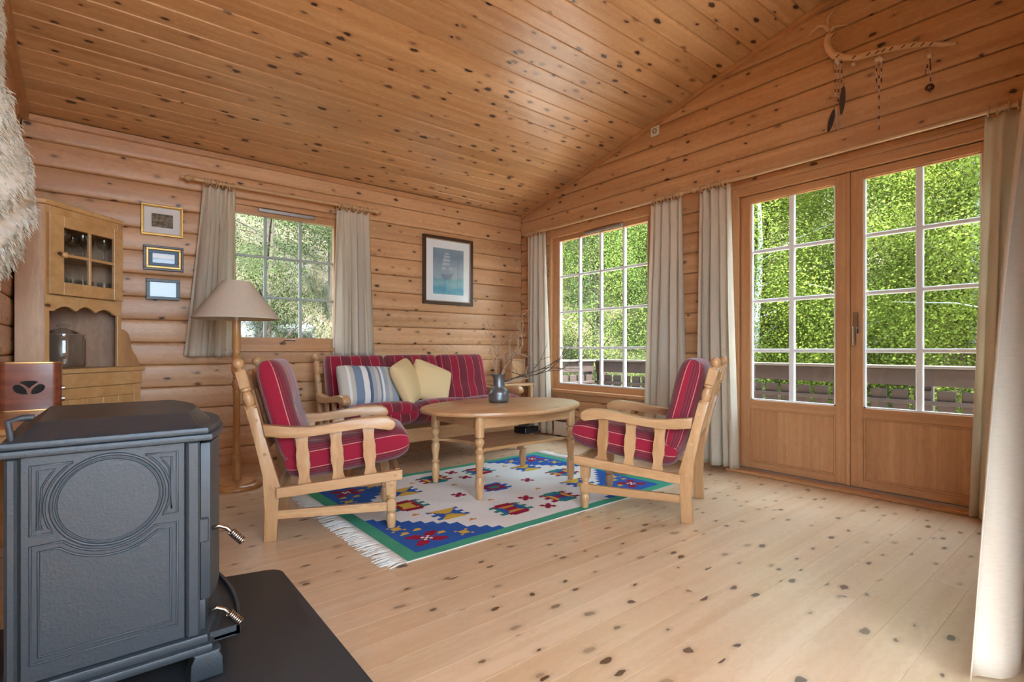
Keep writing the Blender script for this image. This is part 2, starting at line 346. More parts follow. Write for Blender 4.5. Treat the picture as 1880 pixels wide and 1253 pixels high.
def tube(bm, pts, r, n=8, closed=False, cap=True):
    pts = [Vector(p) for p in pts]; m = len(pts); rings = []
    up = Vector((0, 0, 1)); prev = None
    for i, p in enumerate(pts):
        a = pts[(i - 1) % m] if (closed or i > 0) else p; b = pts[(i + 1) % m] if (closed or i < m - 1) else p
        t = (b - a).normalized() if (b - a).length > 1e-9 else Vector((0, 0, 1))
        if prev is None:
            u = t.cross(up); u = u.normalized() if u.length > 1e-3 else t.cross(Vector((1, 0, 0))).normalized()
        else:
            u = prev - t * prev.dot(t); u = u.normalized() if u.length > 1e-6 else t.orthogonal().normalized()
        prev = u; w = t.cross(u); rr = r[i] if isinstance(r, (list, tuple)) else r
        rings.append([bm.verts.new(p + (u * math.cos(2 * math.pi * k / n) + w * math.sin(2 * math.pi * k / n)) * rr) for k in range(n)])
    for i in range(m if closed else m - 1):
        A, Bb = rings[i], rings[(i + 1) % m]
        for k in range(n): bm.faces.new([A[k], A[(k + 1) % n], Bb[(k + 1) % n], Bb[k]])
    if cap and not closed: bm.faces.new(list(reversed(rings[0]))); bm.faces.new(rings[-1])
def torus(bm, c, axis, R0, r0, n=14, k=6):
    ax = Vector(axis).normalized(); u = ax.orthogonal().normalized(); w = ax.cross(u)
    tube(bm, [Vector(c) + (u * math.cos(2 * math.pi * i / n) + w * math.sin(2 * math.pi * i / n)) * R0 for i in range(n)], r0, k, closed=True)
def sphere(bm, c, r, n=12, sc=(1, 1, 1)):
    prof = [(r * math.sin(math.pi * i / 8), -r * math.cos(math.pi * i / 8)) for i in range(9)]
    prof[0] = (0.0005, -r); prof[-1] = (0.0005, r)
    lathe(bm, prof, n=n, T=Matrix.Translation(Vector(c)) @ Matrix.Diagonal(Vector((*sc, 1))))
def obj(name, bm, mat, parent=None, smooth=None, loc=None, rot=None, mesh=None):
    if mesh is None:
        bmesh.ops.recalc_face_normals(bm, faces=bm.faces[:])
        me = bpy.data.meshes.new(name); bm.to_mesh(me); bm.free()
        for mm in (mat if isinstance(mat, list) else [mat]): me.materials.append(M[mm] if isinstance(mm, str) else mm)
        if smooth is not None:
            me.polygons.foreach_set('use_smooth', [True] * len(me.polygons))
            if smooth < 180: me.set_sharp_from_angle(angle=R(smooth))
    else: me = mesh
    o = bpy.data.objects.new(name, me); COL.objects.link(o)
    if parent: o.parent = parent
    if loc is not None: o.location = loc
    if rot is not None: o.rotation_euler = rot
    return o
def tag(o, label, cat, group=None, kind=None):
    if label: o['label'] = label
    if cat: o['category'] = cat
    if group: o['group'] = group
    if kind: o['kind'] = kind
    return o
def thing(name, label, cat, loc=(0, 0, 0), rotz=0.0, group=None):
    o = bpy.data.objects.new(name, None); COL.objects.link(o); o.empty_display_size = 0.1
    o.location = loc; o.rotation_euler = (0, 0, rotz)
    return tag(o, label, cat, group)
def struct(name, bm, mat, label=None, smooth=None):
    o = obj(name, bm, mat, None, smooth); o['kind'] = 'structure'
    if label: o['label'] = label
    return o

# inner face of a point seen at picture position (u,v) on the plane X=const / Y=const: used to measure, as with a tape
_c, _s, _f = math.cos(CAM_YAW), math.sin(CAM_YAW), 942.0
def _ray(u, v):
    l = (u - 940) / _f
    return Vector((l * _c + _s, -l * _s + _c, (642 - v) / _f))
def on_x(u, v, X): r = _ray(u, v); return Vector((X, r.y * X / r.x, 0.9 + r.z * X / r.x))

# ================================================================== THE SETTING
# ---- floor
bm = bm_(); b2(bm, XL - .1, XR + .1, YN - .1, YB + .1, -0.12, -0.02)
floor = struct('floor', bm, 'backing', 'pale knotty pine plank floor')
PW = 0.118
def plank_mesh(L, w, t, ch, name, mat):
    """board lying along x, face up at z=0, long edges chamfered"""
    b = bm_()
    prism(b, [(-w / 2 + ch, 0), (w / 2 - ch, 0), (w / 2, -ch), (w / 2, -t), (-w / 2, -t), (-w / 2, -ch)], 'x', -L / 2, L / 2)
    bmesh.ops.recalc_face_normals(b, faces=b.faces[:])
    me = bpy.data.meshes.new(name); b.to_mesh(me); b.free(); me.materials.append(M[mat]); return me
rng = random.Random(3); y = YN
plank_cache = {}
while y < YB:
    cuts = [XL, XL + rng.choice([0.9, 1.3, 1.7, 2.1, 2.5, 2.9, 3.3]), XR]
    for a, b_ in zip(cuts[:-1], cuts[1:]):
        k = round(b_ - a, 2)
        if k not in plank_cache: plank_cache[k] = plank_mesh(b_ - a - 0.0008, PW - 0.0002, 0.022, 0.0005, 'plank', 'floor')
        obj('plank', None, None, floor, mesh=plank_cache[k], loc=((a + b_) / 2, y + PW / 2, 0))
    y += PW

# ---- ceiling
bm = bm_()
def zc(y): return ceil_z(y)
prism(bm, [(YB + .5, zc(YB) - .126 + .03), (YRIDGE, zc(YRIDGE) + .03), (YRIDGE, zc(YRIDGE) + .25), (YB + .5, zc(YB) + .12)], 'x', XL - .5, XR + .32)
ceiling = struct('ceiling', bm, 'backing', 'sloping knotty pine board ceiling')
bm = bm_(); prism(bm, [(YRIDGE, zc(YRIDGE)), (YN - .4, zc(YN - .4)), (YN - .4, zc(YN - .4) + .2), (YRIDGE, zc(YRIDGE) + .25)], 'x', XL - .5, XR + .32)
obj('rear_slope', bm, 'log', ceiling)
CW = 0.124
cm = plank_mesh(XR - XL + .10, CW - 0.0008, 0.02, 0.005, 'ceiling_board', 'ceil')
t = 0.0
while True:
    yc = YB - (t + CW / 2) * math.cos(PHI); zz = ZE + (t + CW / 2) * math.sin(PHI)
    if yc < YRIDGE: break
    # face looks down: turn the board over about its length
    obj('ceiling_board', None, None, ceiling, mesh=cm, loc=((XL + XR) / 2, yc, zz), rot=(math.pi - PHI, 0, 0))
    t += CW

# ---- log walls
def log_mesh(L, mat='log', cut=None):
    b = bm_(); h = LOG / 2 - 0.0006
    prof = [(0.075, -h), (0.017, -h), (0.0070, -h + .004), (0.0042, -h + .012), (0.0022, -h + .030), (0.0007, -h + .055), (0.0007, h - .055), (0.0022, h - .030), (0.0042, h - .012), (0.0070, h - .004), (0.017, h), (0.075, h)]
    prism(b, prof, 'x', -L / 2, L / 2)
    if cut:
        co, no = cut
        r = bmesh.ops.bisect_plane(b, geom=b.verts[:] + b.edges[:] + b.faces[:], plane_co=co, plane_no=no, clear_outer=True)
        es = [e for e in b.edges if e.is_boundary]
        if es: bmesh.ops.holes_fill(b, edges=es)
    if not b.faces: b.free(); return None
    bmesh.ops.recalc_face_normals(b, faces=b.faces[:])
    me = bpy.data.meshes.new('log'); b.to_mesh(me); b.free(); me.materials.append(M[mat])
    for p in me.polygons: p.use_smooth = True
    me.set_sharp_from_angle(angle=R(50))
    return me
def part_logs(wall, lo, hi, holes, z0, place):
    """the strips of a course that are left above or below an opening"""
    for a, b, c, d in holes:
        a, b = max(a, lo), min(b, hi)
        for cut_z, keep_low in ((c, True), (d, False)):
            if z0 + .012 < cut_z < z0 + LOG - .012 and (z0 + LOG - .03 > c and z0 + .03 < d):
                me = log_mesh(b - a, cut=(Vector((0, 0, cut_z - (z0 + LOG / 2))), Vector((0, 0, 1 if keep_low else -1))))
                if me: place(me, (a + b) / 2)
def spans(lo, hi, holes, z0, z1):
    """pieces of [lo,hi] left by the openings that meet the course z0..z1"""
    out = [(lo, hi)]
    for a, b, c, d in holes:
        if z1 - 0.03 > c and z0 + 0.03 < d:
            nw = []
            for p, q in out:
                if b <= p or a >= q: nw.append((p, q)); continue
                if a > p: nw.append((p, a))
                if b < q: nw.append((b, q))
            out = nw
    return [(p, q) for p, q in out if q - p > 0.02]
HOLE_B = [(0.705, 1.675, 0.905, 2.065)]                                   # back window x0,x1,z0,z1
HOLE_R = [(2.69, 3.985, 0.470, 2.100), (0.42, 1.985, 0.0, 2.100)]   # right wall y0,y1
SE_B = 0.95      # seam heights
SE_R = 2.327
def wall_slab(lo, hi, holes, ztop):
    """cells of a slab with rectangular holes: list of (a,b,z0,z1)"""
    xs = sorted({lo, hi} | {v for h in holes for v in h[:2]}); zs = sorted({0.0, ztop} | {v for h in holes for v in h[2:]})
    out = []
    for a, b in zip(xs[:-1], xs[1:]):
        for c, d in zip(zs[:-1], zs[1:]):
            m = ((a + b) / 2, (c + d) / 2)
            if not any(h[0] < m[0] < h[1] and h[2] < m[1] < h[3] for h in holes): out.append((a, b, c, d))
    return out
# back wall
bm = bm_()
for a, b, c, d in wall_slab(XL - .1, XR + .1, HOLE_B, 2.44): b2(bm, a, b, YB + .045, YB + .13, c, d)
wall_back = struct('wall_back', bm, 'backing', 'back wall of horizontal pine logs with a window')
k = math.ceil((0 - SE_B) / LOG) - 1
z0 = SE_B + k * LOG
while z0 < ZE:
    for a, b in spans(XL, XR, HOLE_B, z0, z0 + LOG):
        obj('log', None, None, wall_back, mesh=log_mesh(b - a), loc=((a + b) / 2, YB, z0 + LOG / 2))
    part_logs(wall_back, XL, XR, HOLE_B, z0, lambda me, m: obj('log', None, None, wall_back, mesh=me, loc=(m, YB, z0 + LOG / 2)))
    z0 += LOG
# right wall (gable)
bm = bm_()
for a, b, c, d in wall_slab(YN, YB + .1, HOLE_R, 2.36): b2(bm, XR + .045, XR + .13, a, b, c, d)
prism(bm, [(YB + .1, 2.36), (YN, 2.36), (YN, zc(YN) + .1), (YRIDGE, zc(YRIDGE) + .1), (YB + .1, zc(YB) + .05)], 'x', XR + .045, XR + .13)
wall_right = struct('wall_right', bm, 'backing', 'gable wall of horizontal pine logs with window and glazed doors')
z0 = SE_R - 15 * LOG
while z0 < zc(0.0) + .02:
    for a, b in spans(YN, YB, HOLE_R, z0, z0 + LOG):
        ym = (a + b) / 2; cut = None
        if z0 + LOG > ZE - .02:
            cut = (Vector((0, 0, ZE + SLOPE * (YB - ym) - (z0 + LOG / 2))), Vector((-SLOPE, 0, 1)).normalized())
        me = log_mesh(b - a, cut=cut)
        if me: obj('log', None, None, wall_right, mesh=me, loc=(XR, ym, z0 + LOG / 2), rot=(0, 0, R(-90)))
    part_logs(wall_right, YN, YB, HOLE_R, z0, lambda me, m: obj('log', None, None, wall_right, mesh=me, loc=(XR, m, z0 + LOG / 2), rot=(0, 0, R(-90))))
    z0 += LOG
# left wall (gable)
HOLE_L = [(-1.65, -0.20, 0.50, 2.30)]  # unseen opening added so that fill light reaches the right wall
bm = bm_()
for a, b, c, d in wall_slab(YN, YB + .1, HOLE_L, 2.36): b2(bm, XL - .13, XL - .045, a, b, c, d)
prism(bm, [(YB + .1, 2.36), (YN, 2.36), (YN, zc(YN) + .1), (YRIDGE, zc(YRIDGE) + .1), (YB + .1, zc(YB) + .05)], 'x', XL - .13, XL - .045)
wall_left = struct('wall_left', bm, 'backing', 'left gable wall of horizontal pine logs')
z0 = SE_R - 15 * LOG
while z0 < zc(0.0) + .02:
    for a, b in spans(YN, YB, HOLE_L, z0, z0 + LOG):
        cut = None; ym = (a + b) / 2
        if z0 + LOG > ZE - .02: cut = (Vector((0, 0, ZE + SLOPE * (YB - ym) - (z0 + LOG / 2))), Vector((SLOPE, 0, 1)).normalized())
        me = log_mesh(b - a, cut=cut)
        if me: obj('log', None, None, wall_left, mesh=me, loc=(XL, ym, z0 + LOG / 2), rot=(0, 0, R(90)))
    z0 += LOG
# wall behind the camera, with an unseen opening added for fill light
bm = bm_()
for a, b, c, d in wall_slab(XL - .1, XR + .1, [(-0.30, 1.30, 0.80, 2.85)], 3.3): b2(bm, a, b, YN - .1, YN, c, d)
wall_near = struct('wall_near', bm, 'log', 'pine wall behind the camera with an unseen opening added for fill light')
bm = bm_(); b2(bm, 1.82, 1.92, YN, .14, 0, 3.2)  # unseen partition, added to keep light off the near curtain
wall_shade_partition = struct('wall_shade_partition', bm, 'log', 'unseen pine partition added to shade the near curtain')
# ---- trims
bm = bm_()
def strip(bm, X0, X1, ya, yb, drop, wid):
    prism(bm, [(ya, zc(ya) - drop), (yb, zc(yb) - drop), (yb, zc(yb) - drop - wid), (ya, zc(ya) - drop - wid)], 'x', X0, X1)
strip(bm, XR - .024, XR + .01, YB - .02, YRIDGE, 0.002, 0.036)
struct('trim_1', bm, 'door_y', 'narrow pine strip along ceiling and gable wall')
bm = bm_(); strip(bm, XL - .01, XL + .035, YB - .02, YRIDGE, 0.002, 0.05)
struct('trim_2', bm, 'door_y', 'pine strip along ceiling and left wall')
bm = bm_(); b2(bm, XL + .03, XR - .02, YB - .022, YB + .01, ZE - .05, ZE - .004, 0.006)
struct('trim_3', bm, 'door_x', 'pine strip along ceiling and back wall')
bm = bm_(); b2(bm, XR - .085, XR + .03, 0.46, 1.985, 0.0005, 0.022, 0.004)
struct('trim_4', bm, 'door_y', 'pine door sill board')

# ================================================================== WINDOWS AND DOORS
def window_right():
    Y0, Y1, Z0, Z1 = 2.69, 3.985, 0.470, 2.100
    g0, g1, h0, h1 = 2.757, 3.877, 0.545, 2.028
    w = thing('window_1', None, None, (XR, (Y0 + Y1) / 2, Z0)); w['kind'] = 'structure'; w['label'] = 'sixteen-pane window overlooking the deck'
    o = Vector((XR, (Y0 + Y1) / 2, Z0))
    def part(name, bx, mat, bev=0.0):
        b = bm_()
        for q in bx: b2(b, q[0] - o.x, q[1] - o.x, q[2] - o.y, q[3] - o.y, q[4] - o.z, q[5] - o.z, bev)
        return obj(name, b, mat, w)
    part('jamb', [(XR - .012, XR + .14, Y0, Y0 + .03, Z0, Z1)], 'door_z'); part('jamb', [(XR - .012, XR + .14, Y1 - .03, Y1, Z0, Z1)], 'door_z')
    part('head', [(XR - .012, XR + .14, Y0 + .03, Y1 - .03, Z1 - .03, Z1)], 'door_y')
    part('sill', [(XR - .045, XR + .14, Y0 - .02, Y1 + .02, Z0 - .012, Z0 + .02)], 'door_y', 0.004)
    part('stile', [(XR + .03, XR + .085, Y0 + .03, g0, Z0 + .02, Z1 - .03)], 'door_z'); part('stile', [(XR + .03, XR + .085, g1, Y1 - .03, Z0 + .02, Z1 - .03)], 'door_z')
    part('rail', [(XR + .03, XR + .085, g0, g1, h1, Z1 - .03)], 'door_y'); part('rail', [(XR + .03, XR + .085, g0, g1, Z0 + .02, h0)], 'door_y')
    for a, b in ((g0 - .004, g0 + .012), (g1 - .012, g1 + .004)): part('glazing_bead', [(XR + .036, XR + .06, a, b, h0, h1)], 'white')
    part('glazing_bead', [(XR + .036, XR + .06, g0, g1, h0 - .002, h0 + .012)], 'white')
    for i in range(1, 4):
        y = g0 + (g1 - g0) * i / 4; part('muntin', [(XR + .04, XR + .075, y - .0125, y + .0125, h0, h1)], 'white', 0.004)
        z = h0 + (h1 - h0) * i / 4; part('muntin', [(XR + .042, XR + .073, g0, g1, z - .011, z + .011)], 'white', 0.004)
    for i in range(4):
        for j in range(4):
            ya, yb = g0 + (g1 - g0) * i / 4 + .008, g0 + (g1 - g0) * (i + 1) / 4 - .008; za, zb = h0 + (h1 - h0) * j / 4 + .008, h0 + (h1 - h0) * (j + 1) / 4 - .008
            part('pane', [(XR + .0565, XR + .0575, ya, yb, za, zb)], 'pane')
    v = part('trickle_vent', [(XR + .008, XR + .03, 3.03, 3.50, 2.035, 2.058)], 'alu', 0.003); v['label'] = 'aluminium trickle vent'
    return w
window_right()
def window_back():
    X0, X1, Z0, Z1 = 0.705, 1.675, 0.905, 2.065
    g0, g1, h0, h1 = 0.777, 1.602, 0.996, 1.977
    w = thing('window_2', None, None, ((X0 + X1) / 2, YB, Z0)); w['kind'] = 'structure'; w['label'] = 'nine-pane window in the back wall'
    o = Vector(((X0 + X1) / 2, YB, Z0))
    def part(name, q, mat, bev=0.0):
        b = bm_(); b2(b, q[0] - o.x, q[1] - o.x, q[2] - o.y, q[3] - o.y, q[4] - o.z, q[5] - o.z, bev); return obj(name, b, mat, w)
    part('jamb', (X0, X0 + .03, YB - .012, YB + .14, Z0, Z1), 'door_z'); part('jamb', (X1 - .03, X1, YB - .012, YB + .14, Z0, Z1), 'door_z')
    part('head', (X0 + .03, X1 - .03, YB - .012, YB + .14, Z1 - .03, Z1), 'door_x'); part('sill', (X0 - .02, X1 + .02, YB - .035, YB + .14, Z0 - .022, Z0 + .008), 'door_x', 0.004)
    part('stile', (X0 + .03, g0, YB + .012, YB + .07, Z0 + .008, Z1 - .03), 'door_z'); part('stile', (g1, X1 - .03, YB + .012, YB + .07, Z0 + .008, Z1 - .03), 'door_z')
    part('rail', (g0, g1, YB + .012, YB + .07, h1, Z1 - .03), 'door_x'); part('rail', (g0, g1, YB + .012, YB + .07, Z0 + .008, h0), 'door_x')
    for i in (1, 2):
        x = g0 + (g1 - g0) * i / 3; part('muntin', (x - .011, x + .011, YB + .045, YB + .07, h0, h1), 'greymunt', 0.003)
        z = h0 + (h1 - h0) * i / 3; part('muntin', (g0, g1, YB + .047, YB + .068, z - .010, z + .010), 'greymunt', 0.003)
    for i in range(3):
        for j in range(3):
            part('pane', (g0 + (g1 - g0) * i / 3 + .006, g0 + (g1 - g0) * (i + 1) / 3 - .006, YB + .040, YB + .041, h0 + (h1 - h0) * j / 3 + .006, h0 + (h1 - h0) * (j + 1) / 3 - .006), 'pane')
    v = part('trickle_vent', (0.99, 1.43, YB - .010, YB + .012, 2.002, 2.028), 'alu', 0.003); v['label'] = 'aluminium trickle vent'
    l = part('latch', (1.15, 1.20, YB - .002, YB + .012, .940, .958), 'chrome', 0.003)
    b = bm_(); tube(b, [(p[0] - o.x, p[1] - o.y, p[2] - o.z) for p in ((1.168, YB - .006, .952), (1.185, YB - .012, .975), (1.27, YB - .012, .977))], 0.005, 8); obj('lever', b, 'chrome', l)
    return w
window_back()
def door(n, y0, y1, g0, g1, handle):
    Z0, Z1, h0, h1 = 0.030, 2.030, 0.530, 1.978
    xf = XR + .015
    d = thing('door_%d' % n, None, None, (xf, (y0 + y1) / 2, Z0)); d['kind'] = 'structure'
    d['label'] = ('glazed pine door with chrome lever, nearer the camera' if handle else 'glazed pine door leaf without a handle, beside the window')
    o = Vector((xf, (y0 + y1) / 2, Z0))
    def part(name, q, mat, bev=0.0, parent=None):
        b = bm_(); b2(b, q[0] - o.x, q[1] - o.x, q[2] - o.y, q[3] - o.y, q[4] - o.z, q[5] - o.z, bev); return obj(name, b, mat, parent or d)
    D = .055
    part('stile', (xf, xf + D, y0, g0, Z0, Z1), 'door_z', .002); part('stile', (xf, xf + D, g1, y1, Z0, Z1), 'door_z', .002)
    part('rail', (xf, xf + D, g0, g1, h1, Z1), 'door_y', .002); part('rail', (xf, xf + D, g0, g1, h0 - .060, h0), 'door_y', .002); part('rail', (xf, xf + D, g0, g1, Z0, .078), 'door_y', .002)
    # lower panel of six glued staves, in a small moulding
    for i in range(6):
        a = g0 + (g1 - g0) * i / 6; b = g0 + (g1 - g0) * (i + 1) / 6
        part('panel_stave', (xf + .016, xf + .04, a, b, .078, h0 - .060), 'door_z')
    for q in ((g0, g0 + .012, .078, h0 - .06), (g1 - .012, g1, .078, h0 - .06)): part('panel_bead', (xf + .004, xf + .02, q[0], q[1], q[2], q[3]), 'door_z', .003)
    for q in ((.078, .090), (h0 - .072, h0 - .060)): part('panel_bead', (xf + .004, xf + .02, g0 + .012, g1 - .012, q[0], q[1]), 'door_y', .003)
    for q in ((g0, g0 + .010), (g1 - .010, g1)): part('glazing_bead', (xf + .010, xf + .03, q[0], q[1], h0, h1), 'white')
    part('glazing_bead', (xf + .010, xf + .03, g0, g1, h0, h0 + .010), 'white'); part('glazing_bead', (xf + .010, xf + .03, g0, g1, h1 - .006, h1), 'door_y')
    ym = (g0 + g1) / 2
    part('muntin', (xf + .018, xf + .048, ym - .018, ym + .018, h0, h1), 'white', .005)
    for j in (1, 2, 3):
        z = h0 + (h1 - h0) * j / 4; part('muntin', (xf + .020, xf + .046, g0, g1, z - .0135, z + .0135), 'white', .005)
    for a, b in ((g0 + .004, ym - .008), (ym + .008, g1 - .004)):
        for j in range(4):
            part('pane', (xf + .0325, xf + .0335, a, b, h0 + (h1 - h0) * j / 4 + .008, h0 + (h1 - h0) * (j + 1) / 4 - .008), 'pane')
    if handle:
        hy = y1 - .030
        hp = part('handle', (xf - .008, xf, hy - .014, hy + .014, 1.00, 1.135), 'chrome', .003); hp['label'] = 'chrome lever handle'
        b = bm_(); tube(b, [(xf - .004 - o.x, hy - o.y, 1.035 - o.z), (xf - .045 - o.x, hy - o.y, 1.035 - o.z)], .009, 10)
        box(b, (xf - .045 - o.x, hy - .006 - o.y, .985 - o.z), (.012, .020, .120), .003); obj('lever', b, 'chrome', hp)
    return d
door(1, 1.222, 1.914, 1.284, 1.842, False)
door(2, 0.505, 1.196, 0.570, 1.128, True)
fr = thing('door_frame', None, None, (XR, 1.2, 0)); fr['kind'] = 'structure'; fr['label'] = 'pine frame round the pair of glazed doors'; fr.name = 'trim_5'
def fpart(name, q, mat, bev=.003):
    b = bm_(); b2(b, q[0] - XR, q[1] - XR, q[2] - 1.2, q[3] - 1.2, q[4], q[5], bev); return obj(name, b, mat, fr)
fpart('jamb', (XR - .012, XR + .14, 1.918, 1.985, .02, 2.10), 'door_z'); fpart('jamb', (XR - .012, XR + .14, .42, .501, .02, 2.10), 'door_z')
fpart('head', (XR - .012, XR + .14, .501, 1.918, 2.034, 2.10), 'door_y'); fpart('astragal', (XR + .004, XR + .06, 1.1975, 1.2205, .03, 2.03), 'door_z')
fpart('head_casing', (XR - .030, XR - .004, .40, 2.01, 2.095, 2.122), 'door_y')
th = fpart('threshold', (XR - .004, XR + .14, .501, 1.918, .020, .029), 'alu', .001); th['label'] = 'grey aluminium threshold'

# ================================================================== EXTERIOR
def terrain_h(x, y):
    z = -0.9
    if y > 6.2: z += 0.62 * (y - 6.2)
    if x > 8.0: z += 0.42 * (x - 8.0)
    if x > 17: z += 0.35 * (x - 17)
    z += 0.18 * math.sin(0.9 * x + 1.3 * y) + 0.12 * math.sin(2.3 * x - 1.7 * y)
    return min(z, 16)
bm = bm_(); nx, ny = 70, 80; grid = []
for i in range(nx + 1):
    row = []
    for j in range(ny + 1):
        x = -26 + 60 * i / nx; y = -32 + 66 * j / ny
        row.append(bm.verts.new((x, y, terrain_h(x, y))))
    grid.append(row)
for i in range(nx):
    for j in range(ny): bm.faces.new([grid[i][j], grid[i + 1][j], grid[i + 1][j + 1], grid[i][j + 1]])
struct('ground', bm, 'hill', 'wooded hillside of dry grass and moss', 180)

def foliage_mesh(name, centers, n, size, spread, mat, seed, droop=0.0, aspect=1.0):
    rg = np.random.default_rng(seed); C = np.array(centers)
    idx = rg.integers(0, len(C), n); p = C[idx, :3] + rg.normal(0, 1, (n, 3)) * (C[idx, 3:4] * spread)
    p[:, 2] -= droop * np.abs(rg.normal(0, 1, n))
    out = p - C[idx, :3]; out /= np.linalg.norm(out, axis=1, keepdims=True) + 1e-6; rad = p * np.array([1, 1, 0]); rad /= np.linalg.norm(rad, axis=1, keepdims=True) + 1e-6
    nn = out * .55 + rad * .45 + np.array([0, 0, .55]) + rg.normal(0, .45, (n, 3)); nn /= np.linalg.norm(nn, axis=1, keepdims=True)      # leaves face out of their spray and up
    u = rg.normal(0, 1, (n, 3)); u -= nn * (u * nn).sum(1, keepdims=True); u /= np.linalg.norm(u, axis=1, keepdims=True); w = np.cross(nn, u)
    s = size * rg.uniform(0.6, 1.3, (n, 1))
    v = np.stack([p - u * s, p + w * s * aspect, p + u * s, p - w * s * aspect], 1).reshape(-1, 3)
    me = bpy.data.meshes.new(name); me.vertices.add(4 * n); me.vertices.foreach_set('co', v.ravel())
    me.loops.add(4 * n); me.loops.foreach_set('vertex_index', np.arange(4 * n, dtype=np.int32))
    me.polygons.add(n); me.polygons.foreach_set('loop_start', np.arange(0, 4 * n, 4, dtype=np.int32)); me.polygons.foreach_set('loop_total', np.full(n, 4, dtype=np.int32))
    me.update(); me.validate(); me.materials.append(M[mat]); return me
def crown(kind, seed):
    rg = random.Random(seed); cs = []
    if kind == 'birch':
        for i in range(84):
            z = rg.uniform(0.6, 6.6); t = (z - 0.6) / 6.0; rad = 2.1 * math.sin(math.pi * (0.12 + 0.85 * t)) ** 0.8
            a = rg.uniform(0, 2 * math.pi); r = rad * math.sqrt(rg.uniform(0.15, 1)); cs.append((r * math.cos(a), r * math.sin(a), z, rg.uniform(.26, .42)))
    elif kind == 'spruce':
        for i in range(150):
            z = rg.uniform(0.3, 6.6); rad = 1.9 * (1 - z / 7.0) + 0.15; a = rg.uniform(0, 2 * math.pi); r = rad * math.sqrt(rg.uniform(0.1, 1)); cs.append((r * math.cos(a), r * math.sin(a), z - 0.12 * r, 0.30))
    else:
        for i in range(75):
            z = rg.uniform(1.6, 6.5); rad = 2.2 * math.sin(math.pi * (0.15 + 0.75 * (z - 1.6) / 4.9)); a = rg.uniform(0, 2 * math.pi); r = rad * rg.uniform(0.25, 1); cs.append((r * math.cos(a), r * math.sin(a), z + 0.15 * r, 0.28))
    return cs
def trunk_mesh(kind, cs, seed):
    rg = random.Random(seed); b = bm_(); H = {'birch': 6.2, 'spruce': 6.5, 'pine': 6.2}[kind]; r0 = {'birch': .11, 'spruce': .16, 'pine': .15}[kind]
    pts = [(0.08 * math.sin(i * 1.1 + seed), 0.08 * math.cos(i * 0.9 + seed), H * i / 7 - (0.3 if i == 0 else 0)) for i in range(8)]
    tube(b, pts, [r0 * (1 - 0.85 * i / 7) for i in range(8)], 8)
    for cx, cy_, cz, _ in rg.sample(cs, 9 if kind == 'birch' else 26):
        zb = max(0.3, cz - rg.uniform(0.3, 0.9)); k = zb / H
        tube(b, [(0, 0, zb), (cx * .5, cy_ * .5, (zb + cz) / 2 + .1), (cx, cy_, cz)], [r0 * .22 * (1 - .7 * k), r0 * .12, r0 * .04], 5)
    me = bpy.data.meshes.new('trunk'); b.to_mesh(me); b.free(); me.materials.append(M['birchbark' if kind == 'birch' else 'bark']); return me
VAR = {}
for key, kind, mat, n, size, seed, droop, asp in (('birch_bright', 'birch', 'leaf_bright', 64000, .024, 1, .22, .8), ('birch_mid', 'birch', 'leaf_mid', 64000, .024, 2, .22, .8),
        ('spruce', 'spruce', 'leaf_dark', 60000, .025, 3, .05, .45), ('pine', 'pine', 'leaf_pine', 36000, .036, 4, .0, .22)):
    cs = crown(kind, seed); VAR[key] = (foliage_mesh('foliage', cs, n, size, 1.0, mat, seed, droop, asp), trunk_mesh(kind, cs, seed))
def tree(key, x, y, sc, rz, label, group):
    nm = {'birch_bright': 'birch_tree', 'birch_mid': 'birch_tree', 'spruce': 'spruce_tree', 'pine': 'pine_tree'}[key]
    t = thing(nm, label, 'tree', (x, y, terrain_h(x, y) - 0.05), rz, group); t.scale = (sc, sc, sc)
    obj('foliage', None, None, t, mesh=VAR[key][0]); obj('trunk', None, None, t, mesh=VAR[key][1])
G1, G2 = 'birches beyond the deck', 'dark conifers beyond the deck'
TREES = [('birch_bright', 9.2, 1.0, .74, 0.3), ('birch_bright', 10.0, 3.2, .78, 1.2), ('birch_mid', 9.4, -1.1, .74, 2.0), ('birch_bright', 11.3, 5.4, .9, 2.6), ('birch_mid', 12.2, 1.9, 1.0, 3.3),
         ('spruce', 8.2, 7.3, .80, 0.5), ('spruce', 10.0, 9.4, 1.0, 1.5), ('spruce', 12.6, 7.6, 1.1, 2.2), ('birch_bright', 13.0, 10.3, 1.1, 4.0), ('birch_mid', 14.0, 4.2, 1.15, 4.4), ('spruce', 8.3, 4.7, .55, 5.0),
         ('birch_bright', 12.8, -0.8, 1.0, 5.2), ('birch_mid', 11.8, -3.4, 1.0, 0.9), ('spruce', 15.0, 7.2, 1.3, 1.9), ('birch_mid', 9.6, 12.2, 1.0, 2.9), ('birch_bright', 15.6, 1.4, 1.3, 0.1), ('spruce', 10.4, 6.6, .72, 3.6), ('birch_mid', 14.6, -1.6, 1.2, 1.4)]
for kx, (key, x, y, sc, rz) in enumerate(TREES):
    tree(key, x, y, sc, rz, {'birch_bright': 'bright yellow-green birch on the slope beyond the deck', 'birch_mid': 'mid-green birch among the trees beyond the deck', 'spruce': 'dark olive conifer on the slope beyond the deck'}[key], G2 if key == 'spruce' else G1)
for x, y, sc, rz in ((1.9, 8.0, .75, 0.4), (0.2, 9.6, .95, 2.1), (3.6, 10.2, 1.0, 3.4), (1.2, 12.6, 1.15, 5.0), (5.4, 12.5, 1.1, 1.0), (-1.6, 8.4, .8, 1.7)):
    tree('pine', x, y, sc, rz, 'bushy pine on the slope behind the back window', 'pines behind the back window')
rg = random.Random(11)
